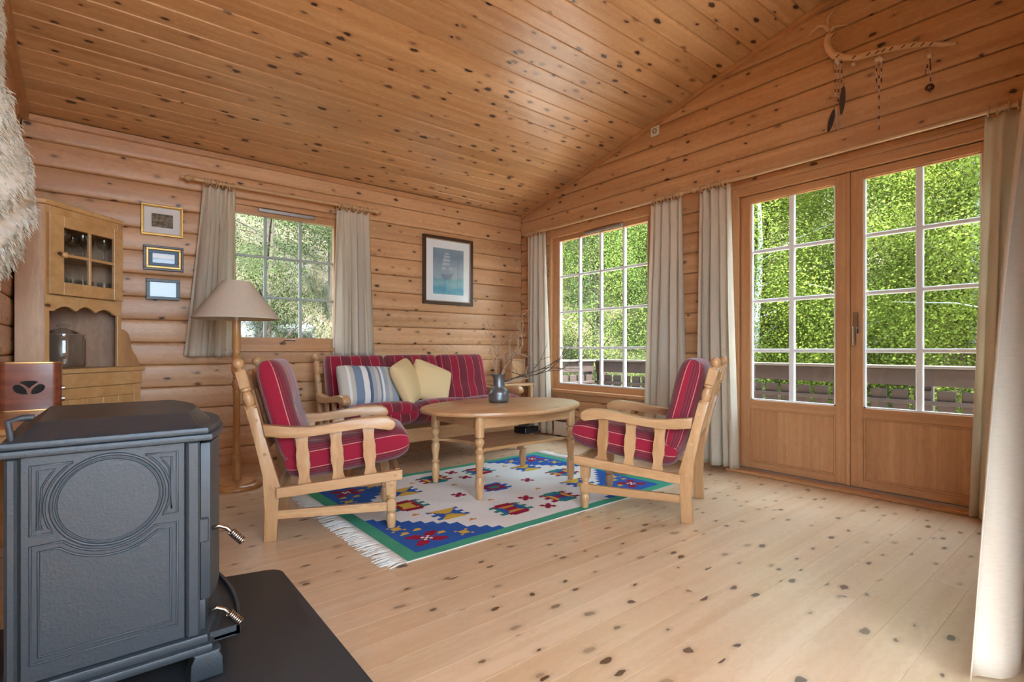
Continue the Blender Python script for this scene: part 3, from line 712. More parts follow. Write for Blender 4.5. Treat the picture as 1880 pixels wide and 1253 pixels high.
for i in range(8):
    x = rg.uniform(-1.0, 4.5); y = rg.uniform(6.4, 11); s = rg.uniform(.18, .55)
    b = bm_(); bmesh.ops.create_icosphere(b, subdivisions=2, radius=1.0)
    for v in b.verts:
        q = v.co.copy(); k = 1 + .22 * math.sin(3 * q.x + i) + .18 * math.sin(4 * q.y - i) + .12 * math.sin(6 * q.z + 2 * i); v.co = Vector((q.x * k * s * 1.4, q.y * k * s, q.z * k * s * .7))
    tag(obj('boulder', b, 'rock', None, 60, (x, y, terrain_h(x, y) + .05 * s)), 'grey boulder on the slope behind the back window', 'rock', 'boulders behind the back window')
# dry grass on the slope behind the back window
rgn = np.random.default_rng(5); n = 9000
gx = rgn.uniform(-2, 5.5, n); gy = rgn.uniform(5.6, 11.5, n); gz = np.array([terrain_h(a, b) for a, b in zip(gx, gy)])
hh = rgn.uniform(.12, .4, n); dx = rgn.normal(0, .14, n); dy = rgn.normal(0, .14, n); ww = .008
v = np.stack([np.stack([gx - ww, gy, gz], 1), np.stack([gx + ww, gy, gz], 1), np.stack([gx + dx, gy + dy, gz + hh], 1)], 1).reshape(-1, 3)
me = bpy.data.meshes.new('dry_grass'); me.from_pydata(v.tolist(), [], [(3 * i, 3 * i + 1, 3 * i + 2) for i in range(n)]); me.materials.append(M['drygrass'])
o = bpy.data.objects.new('dry_grass', me); COL.objects.link(o); tag(o, 'dry straw-coloured grass on the slope behind the window', 'grass', kind='stuff')

# deck and its railing
deck = thing('deck', 'weathered plank deck outside the glazed doors', 'deck', (4.7, 1.5, -.1))
for i in range(13):
    x = 3.90 + .125 * i; b = bm_(); b2(b, x - 4.7 + .003, x - 4.7 + .122, -4.0, 3.45, -.03, 0, .004); obj('deck_board', b, 'deckfloor', deck)
def railing(p0, p1, label, npost):
    p0 = Vector(p0); p1 = Vector(p1); L = (p1 - p0).length; ang = math.atan2(p1.y - p0.y, p1.x - p0.x)
    t = thing('deck_railing', label, 'railing', p0, ang, 'deck railings')
    def part(name, q, mat, bev=.004): b = bm_(); b2(b, *q, bev); return obj(name, b, mat, t)
    part('cap', (0, L, -.06, .06, .835, .862), 'decktop'); part('top_board', (0, L, -.02, .02, .69, .833), 'deckbrown'); part('mid_rail', (0, L, .006, .035, .530, .565), 'deckbrown'); part('bottom_rail', (0, L, .006, .04, .08, .13), 'deckbrown')
    for i in range(npost): x = .03 + (L - .06) * i / (npost - 1); part('post', (x - .045, x + .045, -.11, -.021, -.1, .833), 'deckbrown')
    b = bm_(); b2(b, -.06, .06, -.019, .005, .0, .65, .004); bmesh.ops.recalc_face_normals(b, faces=b.faces[:]); pm = bpy.data.meshes.new('picket'); b.to_mesh(pm); b.free(); pm.materials.append(M['deckbrown'])
    x = .08
    while x < L - .06: obj('picket', None, None, t, mesh=pm, loc=(x, 0, 0)); x += .158
railing((5.47, -2.5, -.1), (5.47, 4.9, -.1), 'brown picket railing along the deck opposite the doors', 5)
railing((5.40, 4.9, -.1), (3.95, 4.9, -.1), 'short brown picket railing closing the deck end', 2)

# ================================================================== CHAIRS AND SOFA
ARM = [(-.03, .551), (.04, .541), (.11, .533), (.18, .530), (.25, .538), (.34, .553), (.43, .566), (.50, .570), (.54, .564), (.565, .549), (.574, .530), (.570, .512), (.556, .500), (.540, .498),
       (.524, .504), (.50, .516), (.44, .519), (.36, .509), (.28, .500), (.20, .490), (.12, .484), (.05, .486), (-.022, .494)]
SLAT = [(0, .031), (.08, .029), (.18, .023), (.26, .021), (.33, .026), (.40, .031), (.46, .031), (.51, .027), (.56, .030), (.62, .031), (.68, .028), (.76, .023), (.85, .023), (.94, .028), (1, .031)]
def lean(x0, z0, x1, z1, y):
    """matrix taking local z to the line from (x0,z0) to (x1,z1) at this y"""
    d = Vector((x1 - x0, 0, z1 - z0)).normalized(); ux = Vector((d.z, 0, -d.x)); uy = Vector((0, 1, 0))
    m = Matrix((ux, uy, d)).transposed().to_4x4(); m.translation = Vector((x0, y, z0)); return m
def cushion(name, parent, Lx, Wy, T, loc, rot, buttons=(), p=3.4, crown_=0.012, uoff=0.0, mat='stripe', puff=0.0):
    """soft block: cross-section loop in y,z carried along x; UV u runs round the loop in metres"""
    nt_, nx_ = 48, 22; loop = []
    for i in range(nt_):
        a = 2 * math.pi * i / nt_; ca, sa = math.cos(a), math.sin(a)
        loop.append((math.copysign(abs(ca) ** (2 / 5.0), ca) * Wy / 2, math.copysign(abs(sa) ** (2 / p), sa) * T / 2))
    s = [0.0]
    for i in range(nt_):
        a, b = loop[i], loop[(i + 1) % nt_]; s.append(s[-1] + math.hypot(a[0] - b[0], a[1] - b[1]))
    q = nt_ // 4; mid = s[q]
    bm = bm_(); uvl = bm.loops.layers.uv.new('UVMap'); rings = []; xs = []
    for k in range(nx_ + 1):
        t = -1 + 2 * k / nx_; x = math.copysign(abs(math.sin(t * math.pi / 2)) ** 0.8, t) * Lx / 2
        e = (1 - min(1, abs(x) / (Lx / 2)) ** 6) ** (1 / 3.0); e = max(e, 0.0); sy = 0.90 + 0.10 * e; sz = 0.10 + 0.90 * e
        row = []
        for (yy, zz) in loop:
            z = zz * sz; up = 1 if zz > 0 else -0.4
            z += up * crown_ * math.cos(math.pi * x / Lx) * math.cos(math.pi * yy / Wy * .95)
            if puff: z *= 1 + puff * (1 - (2 * yy / Wy) ** 2) * (1 - (2 * x / Lx) ** 2)
            if zz > 0:
                for bx, by in buttons:
                    d2 = ((x - bx) ** 2 + (yy - by) ** 2); z -= 0.030 * math.exp(-d2 / 0.0016) + 0.010 * math.exp(-d2 / 0.010)
            row.append(bm.verts.new((x, yy * sy, z)))
        rings.append(row); xs.append(x)
    for k in range(nx_):
        for i in range(nt_):
            j = (i + 1) % nt_; f = bm.faces.new([rings[k][i], rings[k][j], rings[k + 1][j], rings[k + 1][i]])
            for lp, (uu, vv) in zip(f.loops, ((s[i], xs[k]), (s[i + 1], xs[k]), (s[i + 1], xs[k + 1]), (s[i], xs[k + 1]))): lp[uvl].uv = (uu - mid + uoff + 20 * .165, vv)
    bm.faces.new(list(reversed(rings[0]))); bm.faces.new(rings[-1])
    o = obj(name, bm, mat, parent, 180, loc, rot)
    if buttons:
        for bx, by in buttons: b = bm_(); sphere(b, (bx, by, T / 2 - .024), .011, 8, (1, 1, .5)); obj('button', b, mat, o, 180)
    return o
def side_frame(t, y, sgn, X0):
    """one side of the chair at lateral place y; sgn is the outward direction"""
    th = .036
    def shift(pts): return [(a - X0, b) for a, b in pts]
    # rear post: bent board, turned neck, block, ball finial
    b = bm_()
    prism(b, shift([(-.03, 0), (.028, 0), (.034, .13), (.042, .26), (-.012, .45), (-.056, .628), (-.108, .634), (-.070, .49), (-.027, .31), (-.022, .15)]), 'y', y - th / 2, y + th / 2, .004)
    T = lean(-.082 - X0, .625, -.135 - X0, .825, y)
    lathe(b, [(.0255, 0), (.026, .008), (.019, .014), (.022, .024), (.025, .04), (.0255, .055), (.022, .068), (.018, .078), (.0255, .086), (.0255, .096)], T=T, n=14)
    box(b, T @ Vector((0, 0, .140)), (.050, .036, .090), .006, T.to_3x3())
    lathe(b, [(.012, .183), (.011, .190), (.017, .196), (.0235, .206), (.025, .216), (.0225, .228), (.014, .238), (.002, .242)], T=T, n=14)
    rp = obj('rear_post', b, 'fur_z', t, 40)
    for px, pz in ((.005, .25), (-.022, .41), (-.058, .57), (-.118, .757)):
        b = bm_(); tube(b, [(px - X0, y + sgn * (th / 2 - .004), pz), (px - X0, y + sgn * (th / 2 + .003), pz)], .0085, 10); obj('peg', b, 'fur_y', rp, 40)
    # front leg: turned foot, block, neck, block
    b = bm_(); fx = .555 - X0
    lathe(b, [(.017, 0), (.019, .004), (.024, .040), (.026, .060), (.023, .072), (.019, .080), (.023, .086), (.024, .092)], (fx, y, 0), 14)
    box(b, (fx, y, .117), (.047, .044, .056), .006); lathe(b, [(.020, .143), (.016, .150), (.021, .157), (.024, .166), (.022, .174)], (fx, y, 0), 14)
    prism(b, [(fx - .026, .172), (fx + .022, .172), (fx + .026, .29), (fx - .034, .29)], 'y', y - .022, y + .022, .004)
    fl = obj('front_leg', b, 'fur_z', t, 40)
    b = bm_()
    tube(b, [(fx, y + sgn * .018, .222), (fx, y + sgn * .026, .222)], .008, 10)
    obj('peg', b, 'fur_y', fl, 40)
    b = bm_(); yo = y + sgn * .030
    prism(b, shift([(.606, .301), (.606, .252), (.30, .228), (.030, .205), (.030, .252)]), 'y', yo - .013, yo + .013, .003); sr = obj('side_rail', b, 'fur_x', t)
    b = bm_(); tube(b, [(.572 - X0, yo + sgn * .008, .276), (.572 - X0, yo + sgn * .018, .276)], .009, 10); obj('peg', b, 'fur_y', sr, 40)
    b = bm_(); prism(b, shift([(.54, .136), (.54, .092), (.02, .100), (.02, .140)]), 'y', y - .012, y + .012, .003); obj('stretcher', b, 'fur_x', t)
    b = bm_(); prism(b, shift(ARM), 'y', y - .029 + sgn * .012, y + .029 + sgn * .012, .008); obj('armrest', b, 'fur_x', t, 50)
    for (xb, xt, zb, zt) in ((.455, .443, .272, .522), (.305, .290, .258, .506), (.152, .136, .245, .490)):
        b = bm_(); L_, R_ = [], []
        for u, w in SLAT:
            x = xb + (xt - xb) * u - X0; z = zb + (zt - zb) * u; L_.append((x - w, z)); R_.append((x + w, z))
        prism(b, L_ + R_[::-1], 'y', y + sgn * .006 - .009, y + sgn * .006 + .009, .002); obj('arm_slat', b, 'fur_z', t, 40)
def seat_unit(t, half, X0, n, suoff):
    for sg in (-1, 1): side_frame(t, sg * half, sg, X0)
    inner = half - .02
    # rails between the sides
    b = bm_(); b2(b, .575 - X0, .600 - X0, -inner, inner, .19 if n > 1 else .235, .295, .004); obj('front_rail', b, 'fur_y', t)
    b = bm_(); b2(b, .020 - X0, .042 - X0, -inner, inner, .205, .255, .004); obj('rear_rail', b, 'fur_y', t)
    T = lean(-.085 - X0, .625, -.135 - X0, .825, 0)
    b = bm_(); m = 17; pts = []
    for i in range(m):
        u = -1 + 2 * i / (m - 1); pts.append((u * inner, .135 + .030 * math.cos(u * math.pi * 1.5) ** 2 + .016 * math.cos(u * math.pi / 2)))
    poly = [(-inner, .080)] + pts + [(inner, .080)]
    prism(b, poly, 'x', -.011, .011, 0); bmesh.ops.transform(b, matrix=T, verts=b.verts[:]); obj('crest_rail', b, 'fur_y', t, 40)
    b = bm_(); box(b, (0, 0, -.20), (.020, 2 * inner, .050), .003); bmesh.ops.transform(b, matrix=T, verts=b.verts[:]); obj('back_rail', b, 'fur_y', t)
    for i in range(4 * n):
        yy = -inner + 2 * inner * (i + .5) / (4 * n)
        b = bm_(); box(b, (0, yy, -.045), (.012, .045, .30), .003); bmesh.ops.transform(b, matrix=T, verts=b.verts[:]); obj('back_slat', b, 'fur_z', t)
    w = 2 * (inner + .0) / n
    for i in range(n):
        yy = -inner + w * (i + .5)
        ww = w - (.006 if n > 1 else .012)
        bt = [(-.10, -.11), (-.10, .11), (.09, -.11), (.09, .11)]
        o = cushion('seat_cushion', t, .60, ww, .190, (.352 - X0, yy, .385), (0, R(-8.5), 0), bt, uoff=suoff + .05 * i)
        o['label'] = 'red striped buttoned seat cushion'
        # back cushion: its length stands up along the posts, its face forward
        bt2 = [(.02, -.10), (.02, .10)]
        o = cushion('back_cushion', t, .50, ww, .140, (.036 - X0, yy, .605), (0, R(-105), 0), bt2, uoff=suoff + .04 * i)
        o.rotation_euler = (0, R(-105.0), 0)
        # turned so that the buttoned side looks forward
        o.rotation_euler = Matrix(((-math.sin(R(15)), 0, math.cos(R(15))), (0, 1, 0), (math.cos(R(15)), 0, math.sin(R(15)))) ).to_euler() if False else (0, R(75), R(0))
        o['label'] = 'red striped back cushion'
c1 = thing('armchair', 'pine armchair with red striped cushions beside the floor lamp', 'armchair', (.985, 2.723, 0), R(-21.4), 'pine armchairs'); seat_unit(c1, .25, .285, 1, .088)
c2 = thing('armchair', 'pine armchair with red striped cushions, its back towards the glazed doors', 'armchair', (2.489, 1.869, 0), R(114.6), 'pine armchairs'); seat_unit(c2, .25, .285, 1, .153)
sofa = thing('sofa', 'three-seat pine sofa with red striped cushions under the framed print', 'sofa', (2.17, 4.13 - .285, 0), R(-90)); seat_unit(sofa, .79, .285, 3, .02)

# throw pillows
def pillow(name, label, W_, H_, T, loc, rot, mat):
    o = cushion(name, None, W_, H_, T, loc, rot, (), p=2.2, crown_=0.0, mat=mat, puff=.5); tag(o, label, 'pillow'); return o

pillow('pillow', 'blue, grey and white striped pillow on the sofa', .50, .33, .10, (1.64, 3.80, .615), (R(66), R(3), R(4)), 'pstripe')
pillow('pillow', 'pale yellow pillow next to the striped pillow', .36, .36, .10, (1.955, 3.79, .635), (R(68), R(-10), R(46)), 'yellow')
pillow('pillow', 'pale yellow pillow tipped on its corner behind the table', .35, .35, .10, (2.20, 3.84, .615), (R(62), R(22), R(-10)), 'yellow')

# ================================================================== COFFEE TABLE
tc_ = Vector((2.147, 2.757, 0))
tb = thing('coffee_table', 'oval pine coffee table with turned legs and lower shelf', 'table', tc_)
b = bm_(); A_, B_ = .60, .42; n = 64
def oval(a, bb, z): return [b.verts.new((a * math.cos(2 * math.pi * i / n), bb * math.sin(2 * math.pi * i / n), z)) for i in range(n)]
rings = [oval(A_ - .02, B_ - .02, .500), oval(A_ - .006, B_ - .006, .502), oval(A_, B_, .512), oval(A_ - .003, B_ - .003, .524), oval(A_ - .014, B_ - .014, .530)]
for q in range(4):
    for i in range(n): b.faces.new([rings[q][i], rings[q][(i + 1) % n], rings[q + 1][(i + 1) % n], rings[q + 1][i]])
b.faces.new(list(reversed(rings[0]))); b.faces.new(rings[-1])
obj('table_top', b, 'fur_x', tb, 40)
LEG = [(.015, 0), (.018, .008), (.025, .06), (.027, .10), (.024, .132), (.019, .140), (.027, .146), (.028, .153), (.019, .160), (.021, .19), (.026, .225), (.029, .250), (.026, .268), (.019, .278), (.028, .285), (.029, .296), (.019, .304), (.018, .318), (.026, .332), (.031, .346), (.027, .360), (.019, .370), (.029, .378), (.029, .50)]
LX, LY = .383, .256
for sx in (-1, 1):
    for sy in (-1, 1):
        b = bm_(); lathe(b, LEG, (sx * LX, sy * LY, 0), 16); obj('leg', b, 'fur_z', tb, 50)
for sy in (-1, 1): b = bm_(); b2(b, -LX + .02, LX - .02, sy * LY - .010, sy * LY + .010, .425, .4995, .003); obj('apron', b, 'fur_x', tb)
for sx in (-1, 1): b = bm_(); b2(b, sx * LX - .010, sx * LX + .010, -LY + .02, LY - .02, .425, .4995, .003); obj('apron', b, 'fur_y', tb)
b = bm_(); pts = []
cx, cyy = LX - .045, LY - .02
for i in range(13): u = -1 + i / 6; pts.append((cx - .075 * (1 - u * u), cyy * u))
for i in range(13): u = 1 - i / 6; pts.append((-cx + .075 * (1 - u * u), cyy * u))
prism(b, pts, 'z', .280, .300, .004); obj('shelf', b, 'fur_x', tb, 40)
for sx in (-1, 1):
    for sy in (-1, 1): b = bm_(); tube(b, [(sx * (LX - .06), sy * (LY - .035), .290), (sx * (LX - .005), sy * LY, .290)], .007, 8); obj('dowel', b, 'fur_x', tb, 40)
# on the shelf
b = bm_(); b2(b, -.075, .075, -.055, .055, 0, .045, .004); bx_ = obj('box', b, 'black', None, None, (2.41, 2.83, .3005), (0, 0, R(10))); tag(bx_, 'small black lacquered box on the table shelf', 'box')
b = bm_(); b2(b, -.05, .05, -.04, .04, 0, .012, .003); b2(b, -.03, .03, -.025, .025, .012, .022, .003); o = obj('silver_case', b, 'silver', None, None, (2.41, 2.83, .346), (0, 0, R(22))); tag(o, 'flat silver case lying on the black box', 'case')
# vase with dry branches
vx, vy = 2.19, 2.87
vs = thing('vase', 'dark pewter jug vase on the oval table', 'vase', (vx, vy, .5305))
b = bm_(); lathe(b, [(.060, 0), (.066, .004), (.072, .012), (.073, .030), (.072, .050), (.073, .062), (.066, .078), (.052, .094), (.042, .104), (.041, .12), (.040, .155), (.041, .175), (.046, .190), (.049, .196), (.045, .196), (.038, .180), (.036, .11)], n=28, cap=False)
b.faces.new([v for v in b.verts if abs(v.co.z) < 1e-6][::-1])
for v in b.verts:
    if v.co.z > .17 and v.co.x < 0: k = (v.co.z - .17) / .026 * max(0, -v.co.x / .049) ** 3; v.co.x -= .030 * k
obj('body', b, 'pewter', vs, 60)
for z in (.016, .058, .118): b = bm_(); torus(b, (0, 0, z), (0, 0, 1), .073 if z < .1 else .0405, .0016, 28, 5); obj('ring', b, 'pewter', vs, 180)
br = thing('dry_branches', 'bare grey twigs standing in the pewter vase', 'branches', (vx, vy, .70))
def grow(b, p, d, L, r, depth, rg):
    pts = [p.copy()]; rs = [r]; k = 5
    for i in range(k):
        d = (d + Vector((rg.gauss(0, .16), rg.gauss(0, .16), rg.gauss(0, .16)))).normalized(); p = p + d * (L / k); pts.append(p.copy()); rs.append(r * (1 - .55 * (i + 1) / k))
        if depth > 0 and i >= 1 and rg.random() < .8:
            nd = (d + Vector((rg.gauss(0, .65), rg.gauss(0, .65), rg.gauss(.1, .55)))).normalized(); grow(b, p.copy(), nd, L * rg.uniform(.4, .65), r * .6, depth - 1, rg)
    tube(b, pts, rs, 5)
rg = random.Random(23); right = Vector((_c, -_s, 0)); back_ = Vector((_s, _c, 0))
for d0, L, r in ((right * .25 + Vector((0, 0, 1)), .30, .0035), (right * .55 + Vector((0, 0, .8)), .34, .0035), (Vector((0, 0, 1)) - right * .08, .28, .003), (right * .9 + Vector((0, 0, .35)), .22, .004), (right * .4 + back_ * .4 + Vector((0, 0, 1)), .26, .003)):
    b = bm_(); grow(b, Vector((rg.uniform(-.015, .015), rg.uniform(-.015, .015), -.05)), d0.normalized(), L, r * 1.7, 3, rg); obj('twig', b, 'twig', br, 180)
for d0, L in ((right * 1 + Vector((0, 0, .34)), .44), (right * 1 + Vector((0, 0, .26)), .40)):
    b = bm_(); grow(b, Vector((.01, 0, -.04)), d0.normalized(), L, .0055, 2, rg); o = obj('twig', b, 'twigdark', br, 180); o['label'] = 'dark mossy twig reaching sideways'

# ================================================================== RUG
def rug():
    x0, x1, y0, y1 = 1.00, 2.97, 1.97, 3.335; cw, ch = .0152, .0150
    nx, ny = int((x1 - x0) / cw), int((y1 - y0) / ch)
    pal = {'w': srgb(226, 222, 218), 'g': srgb(78, 158, 128), 'b': srgb(52, 94, 170), 'r': srgb(150, 36, 62), 'y': srgb(214, 172, 72), 't': srgb(58, 128, 126), 'o': srgb(206, 140, 70)}
    G = [['w'] * ny for _ in range(nx)]
    def setc(i, j, c):
        if 0 <= i < nx and 0 <= j < ny: G[i][j] = c
    # blue stepped corners
    for i in range(nx):
        for j in range(ny):
            for ci, cj in ((i, j), (nx - 1 - i, j), (i, ny - 1 - j), (nx - 1 - i, ny - 1 - j)):
                a, b_ = ci - 5, cj - 4
                if a >= 0 and b_ >= 0 and (a // 3) * 3 / 32 + (b_ // 3) * 3 / 36 < 1.0: G[i][j] = 'b'
    # green border
    for i in range(nx):
        for j in range(ny):
            if i < 5 or i >= nx - 5 or j < 4 or j >= ny - 4: G[i][j] = 'g'
    def flower(ci, cj, c, cc=None, s=1):
        if s == 1: cells = [(a, e) for a in range(-2, 3) for e in range(-2, 3) if (abs(a) <= 0 or abs(e) <= 0 or abs(a) == abs(e)) and not (abs(a) + abs(e) in (2,) and (a == 0 or e == 0))]
        else: cells = [(a, e) for a in range(-5, 6) for e in range(-4, 5) if (1 <= abs(a) <= 5 and 1 <= abs(e) <= 4 and abs(abs(a) - abs(e)) <= 2) or (abs(a) <= 1 and abs(e) <= 1)]
        for a, e in cells: setc(ci + a, cj + e, c)
        if cc:
            for a, e in ((0, 0), (1, 1), (-1, -1), (1, -1), (-1, 1)): setc(ci + a, cj + e, cc)
    def dot(q):
        for a, e in ((0, 0), (1, 0), (0, 1), (1, 1), (-1, 0)): setc(q[0] + a, q[1] + e, 'y')
    for mi in (0, 1):
        for mj in (0, 1):
            F = lambda i, j: (nx - 1 - i if mi else i, ny - 1 - j if mj else j)
            flower(*F(13, 12), 'r', 'w', 2); flower(*F(9, 25), 'y', None, 1); flower(*F(25, 9), 'y', None, 1)
            for q in ((19, 13), (14, 20), (9, 19)): dot(F(*q))
    def medal(ci, cj, cols, w=7, h=6):
        for a in range(-w, w + 1):
            for e in range(-h, h + 1):
                lim = w - (2 if (e // 2) % 2 else 0) - max(0, abs(e) - h + 2)
                if abs(a) <= lim:
                    u, v = abs(a) / w, abs(e) / h
                    if u > v: k = 0 if u > .68 else (1 if u > .36 else 2)
                    else: k = 3 if v > .62 else (4 if v > .3 else 2)
                    setc(ci + a, cj + e, cols[k])
    m1, m2 = ['t', 'b', 'r', 'r', 'o'], ['r', 'y', 'r', 't', 'b']
    medal(52, 18, m1); medal(77, 18, m2); medal(52, 74, m2); medal(77, 74, m1); medal(24, 46, ['t', 'r', 'y', 'r', 'y']); medal(106, 46, m2)
    medal(65, 46, ['b', 'r', 't', 'b', 'r'], 7, 5)
    def bow(ci, cj):
        for a in range(-6, 7):
            for e in range(-5, 6):
                if abs(a) <= 6 - (2 if (e // 2) % 2 else 0): setc(ci + a, cj + e, 'y' if abs(e) * 6 > abs(a) * 5 else 'b')
    bow(31, 28); bow(32, 64); bow(99, 64); bow(98, 28)
    for q in ((47, 46), (84, 46), (65, 80), (65, 68), (65, 25), (65, 12)):
        for a in range(-2, 3):
            for e in range(-2, 3):
                if not (abs(a) == 2 and e == 0) and not (abs(e) == 2 and a == 0): setc(q[0] + a, q[1] + e, 'r')
    for q in ((20, 34), (33, 17), (52, 32), (77, 32), (53, 60), (77, 60), (20, 58), (110, 34), (110, 58), (90, 18), (92, 74), (40, 74)):
        for a in (0, 1, 2): setc(q[0] + a, q[1], 'o')
        setc(q[0] + 1, q[1] + 1, 'o')
    o = thing('rug', 'white kilim rug with blue corners and green border under the table', 'rug', ((x0 + x1) / 2, (y0 + y1) / 2, 0), R(.6))
    verts, faces, cols = [], [], []
    ox, oy = -(x1 - x0) / 2, -(y1 - y0) / 2
    for i in range(nx + 1):
        for j in range(ny + 1): verts.append((ox + i * cw, oy + j * ch, .0065 + .0012 * math.sin(.31 * i + .2 * j)))
    for i in range(nx):
        for j in range(ny):
            a = i * (ny + 1) + j; faces.append((a, a + ny + 1, a + ny + 2, a + 1)); cols.append(pal[G[i][j]])
    me = bpy.data.meshes.new('rug_field'); me.from_pydata(verts, [], faces)
    ca = me.color_attributes.new('weave', 'FLOAT_COLOR', 'CORNER'); ca.data.foreach_set('color', np.repeat(np.array(cols, dtype=np.float32), 4, axis=0).ravel())
    m, nt, b = new_mat('woven_wool'); L = nt.links.new
    at = N(nt, 'ShaderNodeVertexColor'); at.layer_name = 'weave'
    tcn = N(nt, 'ShaderNodeTexCoord'); mp = N(nt, 'ShaderNodeVectorMath', operation='MULTIPLY'); mp.inputs[1].default_value = (260, 40, 1); L(tcn.outputs['Object'], mp.inputs[0])
    nz = N(nt, 'ShaderNodeTexNoise'); nz.inputs['Scale'].default_value = 1; nz.inputs['Detail'].default_value = 3; L(mp.outputs[0], nz.inputs['Vector'])
    hv = N(nt, 'ShaderNodeHueSaturation'); mr = N(nt, 'ShaderNodeMapRange'); mr.inputs['To Min'].default_value = .82; mr.inputs['To Max'].default_value = 1.16; L(nz.outputs['Fac'], mr.inputs['Value'])
    L(mr.outputs[0], hv.inputs['Value']); L(at.outputs['Color'], hv.inputs['Color']); L(hv.outputs[0], b.inputs['Base Color']); b.inputs['Roughness'].default_value = .95; b.inputs['Specular IOR Level'].default_value = .1
    bp = N(nt, 'ShaderNodeBump'); bp.inputs['Strength'].default_value = .4; bp.inputs['Distance'].default_value = .002; L(nz.outputs['Fac'], bp.inputs['Height']); L(bp.outputs['Normal'], b.inputs['Normal'])
    me.materials.append(m); f = bpy.data.objects.new('rug_field', me); COL.objects.link(f); f.parent = o
    b = bm_(); b2(b, ox, -ox, oy, -oy, .0006, .0045); obj('rug_base', b, 'fringe', o)
    rg = random.Random(4)
    for sx in (-1, 1):
        b = bm_()
        for i in range(230):
            y = oy + (y1 - y0) * (i + .5) / 230; L_ = rg.uniform(.075, .115); k = rg.uniform(-.025, .025); z0 = .006
            tube(b, [(sx * (-ox - .004), y, z0), (sx * (-ox + L_ * .5), y + k * .4, .005 + rg.uniform(0, .005)), (sx * (-ox + L_), y + k, .004)], [.0034, .0036, .0022], 5)
        fo = obj('fringe', b, 'fringe', o, 180); fo['kind'] = 'stuff'
rug()

# ================================================================== FLOOR LAMP
lp = thing('floor_lamp', 'turned wooden floor lamp with wide beige shade', 'lamp', (.700, 3.742, 0))
b = bm_(); lathe(b, [(.150, 0), (.154, .006), (.152, .016), (.140, .026), (.118, .030), (.112, .040), (.085, .046), (.030, .048)], n=40); obj('base', b, 'lampw', lp, 45)
b = bm_(); lathe(b, [(.026, .046), (.026, .16), (.023, .175), (.028, .185), (.030, .195), (.026, .205), (.021, .212), (.026, .222), (.023, .232), (.021, .25), (.0215, .60), (.024, .63), (.019, .640), (.027, .655), (.030, .675), (.026, .695), (.018, .705), (.024, .715), (.018, .725), (.028, .745), (.032, .77), (.030, .80), (.022, .825),
     (.026, .835), (.020, .845), (.026, .858), (.020, .868), (.025, .878), (.021, .89), (.026, .905), (.0255, 1.09)], n=20); obj('pole', b, 'lampw', lp, 45)
b = bm_(); tube(b, [(0, 0, 1.085), (0, 0, 1.20)], .014, 10); sphere(b, (0, 0, 1.235), .036, 12); obj('bulb_holder', b, 'plate', lp, 60)
b = bm_(); lathe(b, [(.256, 1.098), (.257, 1.106), (.088, 1.338), (.086, 1.344), (.084, 1.340), (.252, 1.106), (.256, 1.098)], n=56, cap=False); obj('shade', b, 'shade', lp, 40)
b = bm_()
for a in range(3): tube(b, [(0, 0, 1.262), (.085 * math.cos(2.1 * a), .085 * math.sin(2.1 * a), 1.338)], .0022, 5)
obj('spider', b, 'brass', lp)
b = bm_(); tube(b, [(.14, .0, .006), (.22, -.02, .004), (.32, .10, .004), (.42, .22, .004), (.52, .30, .05)], .0035, 6); obj('cord', b, 'cord', lp, 180)

# ================================================================== CURTAINS
def curtain(name, label, top0, top1, bot0, bot1, z1, z0, nf, amp, normal, rod_axis, nring, rod, seed=0, ex=1.15):
    """hanging cloth between two top points and two bottom points (plan positions), nf folds"""
    rg = random.Random(seed); ph = [rg.uniform(-.5, .5) for _ in range(nf + 2)]; nrm = Vector((normal[0], normal[1], 0)); b = bm_()
    nu, nv = nf * 10, 40; G = []; t0, t1, q0, q1 = [Vector((p[0], p[1])) for p in (top0, top1, bot0, bot1)]
    o_ = Vector(((t0.x + t1.x) / 2, (t0.y + t1.y) / 2, z0))
    for j in range(nv + 1):
        v = j / nv; e = v ** ex; row = []
        for i in range(nu + 1):
            u = i / nu; a = t0.lerp(t1, u); c_ = q0.lerp(q1, u); p = a.lerp(c_, e)
            k = min(int(u * nf), nf - 1); lam = 1 + .35 * ph[k]
            f = math.sin(2 * math.pi * (u * nf + .18 * math.sin(2 * math.pi * u * 1.7 + seed) * v)) * lam
            f = math.copysign(abs(f) ** .75, f)
            am = amp * (.42 + .58 * min(1, v * 2.2)) * (.85 + .3 * math.sin(u * 9 + seed))
            along = (t1 - t0).normalized() * (.22 * amp * math.sin(4 * math.pi * u * nf)) * min(1, v * 3)
            z = z1 + (z0 - z1) * v + (.012 * math.cos(2 * math.pi * u * nf) if j == 0 else 0)
            row.append(b.verts.new(Vector((p.x + nrm.x * f * am + along.x, p.y + nrm.y * f * am + along.y, z)) - o_))
        G.append(row)
    for j in range(nv):
        for i in range(nu): b.faces.new([G[j][i], G[j][i + 1], G[j + 1][i + 1], G[j + 1][i]])
    t = thing(name, label, 'curtain', o_)
    c_ = obj('cloth', b, 'linen', t, 180); c_.modifiers.new('thickness', 'SOLIDIFY').thickness = .0022
    for i in range(nring):
        u = (i + .35) / nring; p = t0.lerp(t1, u); b = bm_()
        ax = Vector(rod_axis); tw = .25 * math.sin(i * 2.3 + seed); axv = Vector((ax.x + tw * nrm.x, ax.y + tw * nrm.y, 0))
        torus(b, Vector((p.x, p.y, rod - .010)) - o_, axv, .0265, .0042, 16, 6); obj('ring', b, 'rodw', t, 180)
    return t
